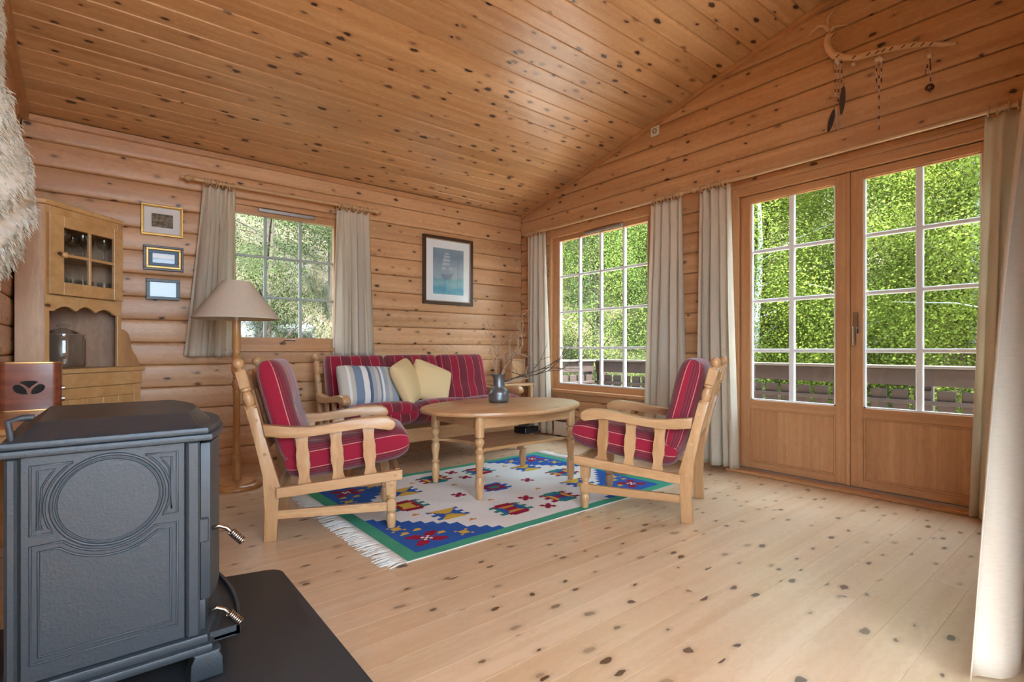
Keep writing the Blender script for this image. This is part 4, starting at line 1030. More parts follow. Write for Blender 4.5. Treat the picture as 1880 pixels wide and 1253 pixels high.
def rod(label, p0, p1, r=.0135, ends=(True, True), brackets=()):
    p0 = Vector(p0); p1 = Vector(p1); L = (p1 - p0).length; ang = math.atan2(p1.y - p0.y, p1.x - p0.x)
    t = thing('curtain_rod', label, 'curtain rod', p0, ang)
    b = bm_(); tube(b, [(0, 0, 0), (L, 0, 0)], r, 14); obj('pole', b, 'rodw', t, 60)
    FIN = [(r, 0), (r * 1.5, .004), (r * 1.5, .012), (r * .85, .018), (r * 1.2, .026), (r * 1.75, .036), (r * 1.75, .048), (r * 1.1, .060), (r * .55, .068), (r * .9, .080), (r * .5, .092), (.001, .096)]
    for k, e in enumerate(ends):
        if e:
            T = Matrix.Translation((L if k else 0, 0, 0)) @ Matrix.Rotation(R(90) if k else R(-90), 4, 'Y'); b = bm_(); lathe(b, FIN, T=T, n=14); obj('finial', b, 'rodw', t, 60)
    for x, side, dist in brackets:
        b = bm_(); tube(b, [(x, 0, 0), (x, side * dist, 0)], .009, 10); lathe(b, [(.022, 0), (.022, .008), (.012, .014)], T=Matrix.Translation((x, side * dist, 0)) @ Matrix.Rotation(R(90) * side, 4, 'X'), n=14); obj('bracket', b, 'rodw', t, 60)
    return t
RZ = 2.148; RXo = 3.630
rod('pale wood curtain rod over the back window', (.548, 4.385, RZ), (1.915, 4.385, RZ), brackets=((.18, 1, .065), (1.2, 1, .065)))
rod('pale wood curtain rod over the sixteen-pane window', (RXo, 2.395, RZ), (RXo, 4.30, RZ), ends=(True, False), brackets=((.12, -1, .085), (1.8, -1, .085)))
rod('pale wood curtain rod over the glazed doors', (RXo, 0.10, RZ), (RXo, 2.195, RZ), ends=(False, True), brackets=((.15, -1, .085), (1.97, -1, .085)))
zt = RZ - .036
curtain('curtain', 'left linen curtain of the back window, flaring behind the lamp shade', (.600, 4.385), (.812, 4.385), (.482, 4.39), (.812, 4.385), zt, .848, 4, .038, (0, 1), (1, 0, 0), 9, RZ, 1)
curtain('curtain', 'right linen curtain of the back window', (1.592, 4.385), (1.885, 4.385), (1.570, 4.385), (1.935, 4.385), zt, .848, 5, .038, (0, 1), (1, 0, 0), 9, RZ, 2)
curtain('curtain', 'narrow floor-length linen curtain in the corner beside the sofa', (RXo, 4.235), (RXo, 3.955), (RXo, 4.25), (RXo, 3.875), zt, .03, 4, .040, (1, 0), (0, 1, 0), 7, RZ, 3)
curtain('curtain', 'floor-length linen curtain right of the sixteen-pane window', (RXo, 2.640), (RXo, 2.345), (RXo, 2.71), (RXo, 2.32), zt, .03, 4, .046, (1, 0), (0, 1, 0), 9, RZ, 4)
curtain('curtain', 'floor-length linen curtain left of the glazed doors', (RXo, 2.190), (RXo, 1.938), (RXo, 2.205), (RXo, 1.875), zt, .03, 4, .048, (1, 0), (0, 1, 0), 9, RZ, 5)
curtain('curtain', 'floor-length linen curtain right of the glazed doors', (RXo - .02, .540), (RXo - .02, .16), (RXo - .05, .595), (RXo - .02, .14), zt, .02, 4, .042, (1, 0), (0, 1, 0), 10, RZ, 6)
rod('curtain rod of the near curtain, running to the right wall', (2.60, .24, RZ + .1), (3.715, .24, RZ + .1), ends=(True, False))
curtain('curtain', 'linen curtain at the right edge, nearest the camera', (2.72, .24), (3.3, .24), (1.80, .26), (3.1, .24), RZ + .064, .018, 6, .040, (0, 1), (1, 0, 0), 10, RZ + .1, 8, .75)

# ================================================================== PICTURES
def picture(label, x0, x1, z0, z1, layers, pr, prmat, glassy=True, depth=.022):
    cx, cz = (x0 + x1) / 2, (z0 + z1) / 2; w, h = (x1 - x0) / 2, (z1 - z0) / 2
    t = thing('framed_picture', label, 'picture', (cx, YB - .001, cz)); a = 0.0
    for k, (name, mat, wd, dp) in enumerate(layers):
        b = bm_(); i, j = w - a, h - a
        b2(b, -i, i, -dp, 0, j - wd, j, .002); b2(b, -i, i, -dp, 0, -j, -j + wd, .002); b2(b, -i, -i + wd, -dp, 0, -j + wd, j - wd, .002); b2(b, i - wd, i, -dp, 0, -j + wd, j - wd, .002)
        obj(name, b, mat, t); a += wd
    b = bm_(); b2(b, -w + a, w - a, -.008, 0, -h + a, h - a); obj('backing', b, 'paper', t)
    b = bm_(); b2(b, pr[0] - cx, pr[1] - cx, -.0095, -.008, pr[2] - cz, pr[3] - cz); p = obj('print', b, prmat, t)
    if glassy: b = bm_(); b2(b, -w + a, w - a, -.0125, -.0118, -h + a, h - a); obj('picture_glass', b, 'picglass', t)
    return t
def print_mat(name, kind):
    m, nt, b = new_mat(name); L = nt.links.new; tc = N(nt, 'ShaderNodeTexCoord'); sp = N(nt, 'ShaderNodeSeparateXYZ'); L(tc.outputs['Generated'], sp.inputs[0])
    nz = N(nt, 'ShaderNodeTexNoise'); nz.inputs['Detail'].default_value = 6; L(tc.outputs['Generated'], nz.inputs['Vector'])
    if kind == 'landscape':
        nz.inputs['Scale'].default_value = 5
        cr = ramp(nt, [(.3, srgb(44, 40, 32)), (.45, srgb(96, 88, 66)), (.55, srgb(130, 118, 96)), (.66, srgb(170, 150, 128)), (.75, srgb(150, 104, 84))]); L(nz.outputs['Fac'], cr.inputs[0])
    elif kind == 'sunset':
        cr = ramp(nt, [(0, srgb(120, 130, 156)), (.25, srgb(150, 156, 180)), (.42, srgb(70, 66, 80)), (.5, srgb(140, 92, 88)), (.62, srgb(206, 146, 96)), (.8, srgb(190, 136, 100)), (1, srgb(150, 112, 100))])
        mm = N(nt, 'ShaderNodeMath', operation='MULTIPLY_ADD'); mm.inputs[1].default_value = .18; nz.inputs['Scale'].default_value = 4; L(nz.outputs['Fac'], mm.inputs[0]); ad = N(nt, 'ShaderNodeMath', operation='SUBTRACT'); L(sp.outputs[2], ad.inputs[0]); ad.inputs[1].default_value = .09; L(ad.outputs[0], mm.inputs[2]); L(mm.outputs[0], cr.inputs[0])
    elif kind == 'sea':
        cr = ramp(nt, [(0, srgb(126, 190, 204)), (.12, srgb(96, 170, 196)), (.24, srgb(150, 196, 204)), (.32, srgb(120, 176, 186)), (.37, srgb(170, 186, 196)), (.6, srgb(156, 172, 186)), (.85, srgb(130, 150, 166)), (1, srgb(142, 162, 176))])
        mm = N(nt, 'ShaderNodeMath', operation='MULTIPLY_ADD'); mm.inputs[1].default_value = .30; nz.inputs['Scale'].default_value = 3; L(nz.outputs['Fac'], mm.inputs[0]); ad = N(nt, 'ShaderNodeMath', operation='SUBTRACT'); L(sp.outputs[2], ad.inputs[0]); ad.inputs[1].default_value = .15; L(ad.outputs[0], mm.inputs[2]); L(mm.outputs[0], cr.inputs[0])
    else:
        cr = ramp(nt, [(.4, srgb(214, 222, 226)), (.6, srgb(204, 216, 222))]); L(nz.outputs['Fac'], cr.inputs[0])
    L(cr.outputs[0], b.inputs['Base Color']); b.inputs['Roughness'].default_value = .6
    return m
picture('small gilt-framed landscape engraving with wide white mat, top of three', .229, .479, 1.714, 1.933, [('frame', 'gold', .012, .022), ('inner_frame', 'gold', .006, .017)], (.290, .418, 1.776, 1.872), print_mat('engraving', 'landscape'))
p2 = picture('small sunset picture with blue mat in brown and gilt frame', .242, .482, 1.466, 1.641, [('frame', 'brownframe', .016, .024), ('inner_frame', 'gold', .014, .020), ('mat', 'bluemat', .024, .010)], (.296, .428, 1.520, 1.587), print_mat('sunset_print', 'sunset'))
picture('small black-framed pale document, lowest of three', .258, .460, 1.256, 1.404, [('frame', 'blackframe', .022, .022)], (.282, .436, 1.280, 1.380), print_mat('pale_document', 'paper'))
big = picture('large dark-framed sailing ship print above the sofa', 2.459, 3.046, 1.350, 2.032, [('frame', 'brownframe', .030, .026), ('inner_frame', 'brownedge', .008, .020)], (2.575, 2.935, 1.455, 1.915), print_mat('sea_print', 'sea'))
cx, cz = (2.459 + 3.046) / 2, (1.35 + 2.032) / 2
M['sail'] = plain('pale_sail_ink', srgb(186, 198, 206), .6); M['hull'] = plain('grey_ship_ink', srgb(134, 154, 168), .6)
b = bm_()
for (x, z, w, h) in ((2.735, 1.865, .055, .018), (2.735, 1.835, .075, .022), (2.730, 1.800, .085, .025), (2.725, 1.760, .09, .028), (2.70, 1.715, .06, .03), (2.775, 1.72, .05, .03)): prism(b, [(x - w / 2 - cx, z - h / 2 - cz), (x + w / 2 - cx, z - h / 2 - cz), (x + w / 2 - .006 - cx, z + h / 2 - cz), (x - w / 2 + .004 - cx, z + h / 2 - cz)], 'y', -.0102, -.0096)
obj('printed_sails', b, 'sail', big)
b = bm_(); prism(b, [(x - cx, z - cz) for x, z in ((2.665, 1.66), (2.68, 1.62), (2.72, 1.60), (2.77, 1.605), (2.80, 1.64), (2.815, 1.68), (2.74, 1.655))], 'y', -.0102, -.0096); obj('printed_hull', b, 'hull', big)

# ================================================================== CORNER CUPBOARD
# plan: corner at (XL,YB); front set diagonally between two short returns
cc = thing('corner_cupboard', 'pine corner cupboard with glazed door, open niche and base unit', 'cupboard', (XL + .012, YB - .012, 0))
def dia(L, r, g=0.0):
    """plan of the unit measured from the corner: returns r, sides L"""
    return [(g, -g), (L, -g), (L, -r), (r, -L), (g, -L)]
# base
b = bm_(); prism(b, dia(.590, .092), 'z', 0.0, .755); base = obj('base_body', b, 'cab_z', cc)
b = bm_(); prism(b, dia(.615, .098), 'z', .757, .785, .004); obj('worktop', b, 'cab_x', cc)
# diagonal frame: local axes on the front
def front(L, r):
    p = Vector((r, -L, 0)); q = Vector((L, -r, 0)); u = (q - p).normalized(); n = Vector((u.y, -u.x, 0)); return p, u, n, (q - p).length
def fbox(bm, F, a0, a1, z0, z1, d0, d1, bev=.002):
    p, u, n, w = F; m = Matrix((u, n, Vector((0, 0, 1)))).transposed()
    box(bm, p + u * (a0 + a1) / 2 + n * (d0 + d1) / 2 + Vector((0, 0, (z0 + z1) / 2)), (abs(a1 - a0), abs(d1 - d0), z1 - z0), bev, m)
F = front(.590, .092); w = F[3]
b = bm_(); fbox(b, F, .0, w, .672, .755, .0, .012); obj('drawer_rail', b, 'cab_x', base)
dr = bm_(); fbox(dr, F, .03, .075, .08, .668, .0, .020); fbox(dr, F, w - .075, w - .03, .08, .668, .0, .020); fbox(dr, F, .075, w - .075, .605, .668, .0, .020); fbox(dr, F, .075, w - .075, .08, .15, .0, .020)
dd = obj('base_door', dr, 'cab_x', cc)
for i in range(5):
    b = bm_(); a = .076 + (w - .152) * i / 5; fbox(b, F, a + .001, a + (w - .152) / 5 - .001, .15, .605, .002, .012, .003); obj('door_board', b, 'cab_z', dd)
b = bm_(); p, u, n, _ = F; lathe(b, [(.008, 0), (.008, .012), (.016, .018), (.017, .026), (.010, .032)], T=Matrix.Translation(p + u * .06 + n * .018 + Vector((0, 0, .42))) @ n.to_track_quat('Z', 'Y').to_matrix().to_4x4(), n=14); obj('knob', b, 'cab_z', dd, 50)
# upper part: returns, back panels, top and shelves
LU, RU, ZB, ZT = .484, .124, .786, 1.735
b = bm_(); b2(b, .0, RU, -LU, -LU + .018, ZB, ZT, .002); obj('left_return', b, 'fur_z', cc)
b = bm_(); b2(b, LU - .018, LU, -RU, -.001, ZB, ZT, .002); obj('right_return', b, 'cab_z', cc)
b = bm_(); b2(b, .0, .010, -LU + .018, -.010, ZB, ZT); obj('back_panel', b, 'oakback', cc)
b = bm_(); b2(b, .010, LU - .018, -.010, .0, ZB, ZT); obj('back_panel', b, 'oakback', cc)
for z, nm in ((ZT - .02, 'top_panel'), (1.215, 'cupboard_floor'), (1.455, 'shelf')):
    b = bm_(); prism(b, [(.011, -.011), (LU - .019, -.011), (LU - .019, -RU + .004), (RU - .004, -LU + .019), (.011, -LU + .019)], 'z', z, z + .016); obj(nm, b, 'cab_x', cc)
FU = front(LU, RU); w = FU[3]
b = bm_(); fbox(b, FU, .0, .030, ZB, ZT, -.018, .0); fbox(b, FU, w - .030, w, ZB, ZT, -.018, .0); fbox(b, FU, .03, w - .03, 1.690, ZT, -.018, .0); obj('face_frame', b, 'cab_z', cc)
b = bm_(); prism(b, [(0, 0), (LU + .012, 0), (LU + .012, -RU + .006), (RU - .006 + .012, -LU - .012), (0, -LU - .012)], 'z', ZT, ZT + .03, .006); obj('cornice', b, 'cab_x', cc)
# scalloped valance
b = bm_(); p, u, n, _ = FU; m = Matrix((u, n, Vector((0, 0, 1)))).transposed().to_4x4(); m.translation = p
pts = [(.0, 1.215), (.0, 1.125), (.06, 1.125)]
for i in range(25):
    s_ = i / 24; pts.append((.06 + (w - .12) * s_, 1.130 + .026 * abs(math.sin(3 * math.pi * s_)) * (1.25 if .33 < s_ < .67 else 1)))
pts += [(w - .06, 1.125), (w, 1.125), (w, 1.215)]
prism(b, pts, 'y', -.016, .002); bmesh.ops.transform(b, matrix=m, verts=b.verts[:]); obj('valance', b, 'cab_x', cc)
# glazed door
gd = bm_(); a0, a1, d0, d1 = .012, w - .010, 1.222, 1.690
fbox(gd, FU, a0, a0 + .085, d0, d1, .002, .022); fbox(gd, FU, a1 - .065, a1, d0, d1, .002, .022); fbox(gd, FU, a0 + .085, a1 - .065, d1 - .07, d1, .002, .022); fbox(gd, FU, a0 + .085, a1 - .065, d0, d0 + .075, .002, .022)
gdo = obj('glazed_door', gd, 'cab_x', cc)
ga, gb, gc, ge = a0 + .085, a1 - .065, d0 + .075, d1 - .07
b = bm_(); fbox(b, FU, (ga + gb) / 2 - .008, (ga + gb) / 2 + .008, gc, ge, .005, .021); obj('muntin', b, 'cab_z', gdo)
b = bm_(); fbox(b, FU, ga, gb, (gc + ge) / 2 - .009, (gc + ge) / 2 + .009, .006, .020); obj('muntin', b, 'cab_x', gdo)
for x0_, x1_ in ((ga, (ga + gb) / 2), ((ga + gb) / 2, gb)):
    for z0_, z1_ in ((gc, (gc + ge) / 2), ((gc + ge) / 2, ge)):
        b = bm_(); fbox(b, FU, x0_ + .002, x1_ - .002, z0_ + .002, z1_ - .002, .009, .0105, 0); obj('pane', b, 'pane', gdo)
b = bm_(); lathe(b, [(.007, 0), (.008, .014), (.016, .020), (.018, .028), (.012, .036), (.002, .038)], T=Matrix.Translation(p + u * (a0 + .068) + n * .022 + Vector((0, 0, (gc + ge) / 2 - .005))) @ n.to_track_quat('Z', 'Y').to_matrix().to_4x4(), n=16); obj('knob', b, 'cab_z', gdo, 50)
# curved wing standing on the worktop at the right
b = bm_(); pts = [(0, .786), (.150, .786), (.150, .80), (.135, .83), (.118, .86), (.105, .875), (.088, .90), (.075, .94), (.070, .975), (.060, 1.005), (.040, 1.025), (.015, 1.035), (0, 1.035)]
prism(b, pts, 'y', -.018, .0, 0); m2 = m.copy(); m2.translation = p + u * (w + .002) - n * .004; bmesh.ops.transform(b, matrix=m2, verts=b.verts[:]); obj('side_wing', b, 'fur_z', cc, 40)
# glasses inside
def goblet(x, y, z, s, kind):
    if kind == 0: prof = [(.030, 0), (.031, .002), (.006, .006), (.004, .012), (.0035, .055), (.010, .062), (.026, .075), (.033, .095), (.034, .125), (.033, .125), (.031, .096), (.024, .078), (.004, .066)]
    else: prof = [(.026, 0), (.027, .003), (.024, .006), (.027, .04), (.031, .085), (.030, .085), (.025, .04), (.020, .009)]
    b = bm_(); lathe(b, [(r * s, z_ * s) for r, z_ in prof], n=18, cap=False)
    o = obj('drinking_glass', b, 'clearglass', None, 60, (x, y, z)); tag(o, 'clear glass behind the door of the corner cupboard', 'glass', 'glasses in the corner cupboard')
CX, CY = XL + .012, YB - .012
for zz, kind in ((1.2325, 1), (1.4725, 0)):
    for i in range(5):
        a = .13 + .075 * i; q = p + u * (a * 1.0 + .02) - n * (.07 + .05 * (i % 2)); goblet(CX + q.x, CY + q.y, zz, 1.25 if kind else 1.2, kind)
    for i in range(3):
        q = p + u * (.18 + .08 * i) - n * .185; goblet(CX + q.x, CY + q.y, zz, 1.25 if kind else 1.2, kind)
# jar in the niche
jx, jy, jz = -.170, 4.130, .7865
jr = thing('glass_jar', 'large clear glass jar with lid in the cupboard niche', 'jar', (jx, jy, jz))
b = bm_(); lathe(b, [(.096, 0), (.104, .006), (.108, .02), (.108, .165), (.104, .180), (.098, .188), (.098, .198), (.094, .198), (.094, .186), (.103, .165), (.103, .02), (.09, .010), (.0, .010)], n=36, cap=False); obj('jar_body', b, 'clearglass', jr, 50)
b = bm_(); lathe(b, [(.090, .196), (.106, .199), (.106, .206), (.085, .212), (.055, .228), (.024, .238), (.018, .243), (.030, .250), (.034, .258), (.028, .267), (.001, .270)], n=36, cap=False); obj('lid', b, 'clearglass', jr, 50)

# ================================================================== SIDE TABLE, RADIO
st = thing('side_table', 'low wooden side table behind the stove', 'table', (-.142, 2.90, 0))
b = bm_(); b2(b, -.225, .230, -.40, .42, .597, .620, .004); obj('table_top', b, 'lampw', st)
for sx in (-.205, .205):
    for sy in (-.37, .39): b = bm_(); b2(b, sx - .02, sx + .02, sy - .02, sy + .02, 0, .597, .003); obj('leg', b, 'lampw', st)
for sy in (-.37, .39): b = bm_(); b2(b, -.185, .185, sy - .009, sy + .009, .52, .597); obj('apron', b, 'lampw', st)
rd = thing('radio', 'old mahogany radio with rounded corners and petal speaker grille', 'radio', (-.246, 3.225, .6205))
def rrect(w, d, r, k=6):
    out = []
    for cx_, cy_, a0_ in ((w - r, d - r, 0), (-w + r, d - r, 90), (-w + r, -d + r, 180), (w - r, -d + r, 270)):
        for i in range(k + 1): a = R(a0_ + 90 * i / k); out.append((cx_ + r * math.cos(a), cy_ + r * math.sin(a)))
    return out
b = bm_(); prism(b, rrect(.110, .058, .035), 'z', .006, .214); obj('case', b, 'radio', rd, 40)
b = bm_(); prism(b, rrect(.114, .062, .038), 'z', .214, .222, .003); obj('top_rim', b, 'brass', rd, 40)
b = bm_(); prism(b, rrect(.115, .063, .038), 'z', .0, .007, .002); obj('foot_rim', b, 'brass', rd, 40)
for pts in ([(-.005, -.026), (-.009, -.008), (-.018, .006), (-.030, .015), (-.043, .016), (-.051, .006), (-.048, -.008), (-.038, -.019), (-.022, -.026)], [(.005, -.026), (.009, -.008), (.018, .006), (.030, .015), (.043, .016), (.051, .006), (.048, -.008), (.038, -.019), (.022, -.026)], [(0, -.002), (.010, .010), (.024, .020), (.030, .026), (.016, .031), (-.016, .031), (-.030, .026), (-.024, .020), (-.010, .010)]):
    b = bm_(); prism(b, [(x * 1.05, z * 1.05 + .105) for x, z in pts], 'y', -.0605, -.057); obj('grille', b, 'grille', rd)
b = bm_(); tube(b, [(.110, -.02, .05), (.120, -.02, .05)], .012, 14); tube(b, [(.110, -.02, .10), (.120, -.02, .10)], .012, 14); obj('side_knob', b, 'chrome', rd, 40)

# ================================================================== STOVE
YS, YF = 1.60, 2.15; sx0, sx1 = -.168, .222
sv = thing('wood_stove', 'grey-blue cast iron wood stove with round side medallion', 'stove', (.03, 1.875, .013))
ox, oy, oz = .03, 1.875, .013
def S(x, y, z): return (x - ox, y - oy, z - oz)
def bow(y, e=0.0): t_ = (y - 1.875) / (.275 + e); return .065 * max(0, 1 - t_ * t_)
def plan(inset, extra, y0_, y1_, xb, xf):
    pts = [(xb + inset - ox, y0_ + inset - oy)]
    for i in range(15):
        y = y0_ + inset + (y1_ - y0_ - 2 * inset) * i / 14; pts.append((xf - inset + bow(y) + extra - ox, y - oy))
    pts.append((xb + inset - ox, y1_ - inset - oy)); return pts
def zl(z): return z - oz
b = bm_(); prism(b, plan(.012, -.02, YS, YF, sx0, sx1), 'z', zl(.13), zl(.655)); obj('firebox', b, 'blackgap', sv)
# side plate facing the room, with mouldings
sp_ = bm_(); b2(sp_, sx0 + .028 - ox, sx1 - .045 - ox, YS + .004 - oy, YS + .02 - oy, zl(.135), zl(.654), .002); side = obj('side_plate', sp_, 'iron', sv)
for xa, xb_ in ((sx0 + .002, sx0 + .024), (sx1 - .042, sx1 - .010)):
    b = bm_(); b2(b, xa - ox, xb_ - ox, YS - .002 - oy, YS + .03 - oy, zl(.13), zl(.655), .006); obj('corner_pillar', b, 'iron', sv)
cxs, czs, cr_ = .022, .532, .110
def ridge(pts, r=.0032, closed=True):
    b = bm_(); tube(b, [S(x, YS + .003, z) for x, z in pts], r, 8, closed=closed); obj('moulding', b, 'iron', side, 180)
def arc(r, a0_, a1_, k=16): return [(cxs + r * math.cos(R(a0_ + (a1_ - a0_) * i / k)), czs + r * math.sin(R(a0_ + (a1_ - a0_) * i / k))) for i in range(k + 1)]
ridge(arc(cr_, 0, 352, 46), .0040); ridge(arc(cr_ - .009, 0, 352, 46), .0022)
b = bm_(); pts = arc(cr_ - .012, 0, 352, 46); prism(b, [(x - ox, z - oz) for x, z in pts], 'y', YS + .001 - oy, YS + .006 - oy, 0); obj('medallion', b, 'iron', side)
xl_, xr_ = sx0 + .045, sx1 - .062
def clip_panel(sgn, gap):
    r = cr_ + gap; out = []; xe = (xr_ - (gap - .012) if sgn > 0 else xl_ + (gap - .012)); zb, zt_ = .472 + (gap - .012), .632 - (gap - .012)
    a_b = math.degrees(math.asin(max(-1, min(1, (zb - czs) / r)))); a_t = math.degrees(math.asin(max(-1, min(1, (zt_ - czs) / r))))
    A = arc(r, a_b, a_t, 12)
    if sgn < 0: A = [(2 * cxs - x, z) for x, z in A]
    xs_ = [q[0] for q in A]
    A = [(x, z) for x, z in A if (x < xe - .004 if sgn > 0 else x > xe + .004)]
    return A + [(xe, A[-1][1]), (xe, zb)]
for sgn in (-1, 1): ridge(clip_panel(sgn, .012), .0030); ridge(clip_panel(sgn, .024), .0024)
for gap in (.012, .026):
    r = cr_ + gap; zt_ = .448 - (gap - .012); a_ = math.degrees(math.asin((zt_ - czs) / r)); A = arc(r, 180 - a_, 360 + a_, 20)
    xa, xb_ = xl_ + (gap - .012), xr_ - (gap - .012)
    A = [(max(xa + .001, min(xb_ - .001, x)), z) for x, z in A]
    ridge([(xa, .165 + gap), (xa, zt_)] + A + [(xb_, zt_), (xb_, .165 + gap)], .0030)
# top: overhanging plate, step and raised lid
b = bm_(); prism(b, plan(-.012, .004, YS, YF, sx0, sx1), 'z', zl(.655), zl(.672), .004); obj('top_plate', b, 'iron', sv, 40)
b = bm_(); prism(b, plan(-.006, .002, YS, YF, sx0, sx1), 'z', zl(.672), zl(.690), .006); obj('top_step', b, 'iron', sv, 40)
b = bm_()
lo = [b.verts.new((x, y, zl(.690))) for x, y in plan(.012, -.006, YS, YF, sx0, sx1)]; hi = [b.verts.new((x, y, zl(.728))) for x, y in plan(.055, -.010, YS, YF, sx0, sx1 + .01)]
m_ = len(lo)
for i in range(m_): b.faces.new([lo[i], lo[(i + 1) % m_], hi[(i + 1) % m_], hi[i]])
b.faces.new(hi); b.faces.new(list(reversed(lo))); obj('lid', b, 'iron_dark', sv)
b = bm_(); tube(b, [S(sx0 + .012, YS + .03, .690), S(sx0 + .006, YS + .03, .735), S(sx0 + .03, YS + .03, .742), S(sx0 + .05, YS + .03, .742)], .007, 8); obj('lid_bracket', b, 'iron', sv, 60)
# bowed door on the front
b = bm_(); pts = []
for i in range(17): y = YS + .022 + (YF - YS - .044) * i / 16; pts.append((sx1 + bow(y) + .006 - ox, y - oy))
for i in range(17): y = YF - .022 - (YF - YS - .044) * i / 16; pts.append((sx1 + bow(y) - .016 - ox, y - oy))
prism(b, pts, 'z', zl(.215), zl(.645), .004); dr_ = obj('stove_door', b, 'iron', sv, 40)
b = bm_(); b2(b, sx1 - .012 - ox, sx1 + .012 - ox, YS + .012 - oy, YS + .03 - oy, zl(.375), zl(.440), .003); obj('hinge', b, 'iron', dr_)
def spring_handle(parent, x, y, z):
    b = bm_(); tube(b, [S(x, y, z), S(x + .018, y, z + .004), S(x + .036, y - .008, z - .004), S(x + .050, y - .016, z - .020)], .0058, 10); h = obj('door_handle', b, 'steel', parent, 180); h['label'] = 'bright steel spiral handle'
    a = Vector(S(x + .046, y - .014, z - .014)); d = Vector((.55, -.30, -.62)).normalized(); b = bm_()
    u_ = d.orthogonal().normalized(); w_ = d.cross(u_); pts = [a + d * (.044 * i / 90) + (u_ * math.cos(i * .5236 * 1.0) + w_ * math.sin(i * .5236)) * .0095 for i in range(91)]
    tube(b, pts, .0030, 5); tube(b, [a, a + d * .044], .0075, 10); obj('spiral_grip', b, 'steel', h, 180)
spring_handle(dr_, sx1 + .022, YS + .035, .402)
# lower front, ash tray and its handle
b = bm_(); pts = []
for i in range(17): y = YS + .03 + (YF - YS - .06) * i / 16; pts.append((sx1 + bow(y) * .7 - .004 - ox, y - oy))
pts += [(sx1 - .06 - ox, YF - .03 - oy), (sx1 - .06 - ox, YS + .03 - oy)]
prism(b, pts, 'z', zl(.125), zl(.213), .003); lf = obj('ash_door', b, 'iron', sv, 40)
b = bm_(); pts = [(sx1 - .03 - ox, YS + .02 - oy)]
for i in range(17): y = YS + .02 + (YF - YS - .04) * i / 16; pts.append((sx1 + .085 + bow(y) * .55 - ox, y - oy))
pts.append((sx1 - .03 - ox, YF - .02 - oy)); n_ = len(pts)
prism(b, pts, 'z', zl(.096), zl(.104)); outer = pts; tr = obj('ash_tray', b, 'iron_dark', sv, 40)
b = bm_(); inn = [(x - .009, y) for x, y in outer[1:-1]]; prism(b, outer[1:-1] + inn[::-1], 'z', zl(.092), zl(.120)); b2(b, outer[0][0], outer[1][0], outer[1][1], outer[1][1] + .009, zl(.092), zl(.120), .001); obj('tray_rim', b, 'iron', tr)
spring_handle(lf, sx1 + .020, YS + .055, .165)
# base skirt and legs
b = bm_(); prism(b, plan(-.006, .0, YS, YF, sx0, sx1), 'z', zl(.108), zl(.132), .005); obj('base_moulding', b, 'iron', sv, 40)
b = bm_(); prism(b, plan(-.016, .0, YS, YF, sx0, sx1), 'z', zl(.085), zl(.108), .006); obj('base_skirt', b, 'iron', sv, 40)
for lx in (sx0 + .02, sx1 + .004):
    for ly in (YS + .02, YF - .02):
        b = bm_(); prism(b, [(lx - ox - .045, 0), (lx - ox + .045, 0), (lx - ox + .030, .05), (lx - ox + .034, .074), (lx - ox - .034, .074), (lx - ox - .030, .05)], 'y', ly - oy - .035, ly - oy + .035, .006); obj('leg', b, 'iron', sv, 50)
# hearth plate
b = bm_(); pts = [(-.36, 1.0), (.57, 1.0), (.572, 2.17)]
for i in range(9): a = R(90 * i / 8); pts.append((.572 - .06 + .06 * math.cos(a), 2.17 + .06 * math.sin(a)))
pts += [(.36, 2.268), (-.36, 2.285)]
prism(b, pts, 'z', .0005, .012, .002); tag(obj('hearth_plate', b, 'slate', None, 40), 'black hearth plate under the stove', 'hearth plate')

# ================================================================== SHEEPSKIN
b = bm_(); nz_, nt2 = 36, 16; G = []
for j in range(nz_ + 1):
    v = j / nz_; z = 2.45 - 1.27 * v; row = []
    hw = .34 * (.8 + .2 * math.sin(v * 9 + .6)) * (1 if v < .9 else (1 - v) * 8 + .2); th_ = .035 + .085 * max(0, math.sin(math.pi * max(0, min(1, (v - .38) / .60)))) ** .7
    for i in range(nt2 + 1):
        a = math.pi * i / nt2
        row.append(b.verts.new((XL + .012 + th_ * math.sin(a) ** .7 * (1 + .22 * math.sin(7 * v * 6.28 + i * 1.3) + .15 * math.sin(v * 31 + i)), 2.93 - hw * math.cos(a) * (1 + .06 * math.sin(v * 40)), z + .012 * math.sin(i * 2.1 + v * 30))))
    G.append(row)
for j in range(nz_):
    for i in range(nt2): b.faces.new([G[j][i], G[j][i + 1], G[j + 1][i + 1], G[j + 1][i]])
b.faces.new(G[-1]); b.faces.new(list(reversed(G[0])))
sk = thing('sheepskin', 'cream sheepskin hanging on the left wall', 'sheepskin')
skm = obj('hide', b, 'fleece', sk, 180)
b = bm_(); rg = random.Random(31)
for row in G: pass
vs_ = [(v.co.copy(), v.normal.copy()) for v in skm.data.vertices]
for k in range(7000):
    co, no = vs_[rg.randrange(len(vs_))]; no = Vector((abs(no.x), no.y, no.z)).normalized() if no.length > 0 else Vector((1, 0, 0))
    co = co + Vector((0, rg.gauss(0, .012), rg.gauss(0, .018))); d = (no * .6 + Vector((0, rg.gauss(0, .3), rg.gauss(-.8, .3)))).normalized(); L = rg.uniform(.015, .03)
    tube(b, [co - no * .004, co + d * L * .6, co + d * L + Vector((0, 0, -.006))], [.0022, .0018, .0006], 3)
fo = obj('wool_locks', b, 'fleece', sk, 180); fo['kind'] = 'stuff'

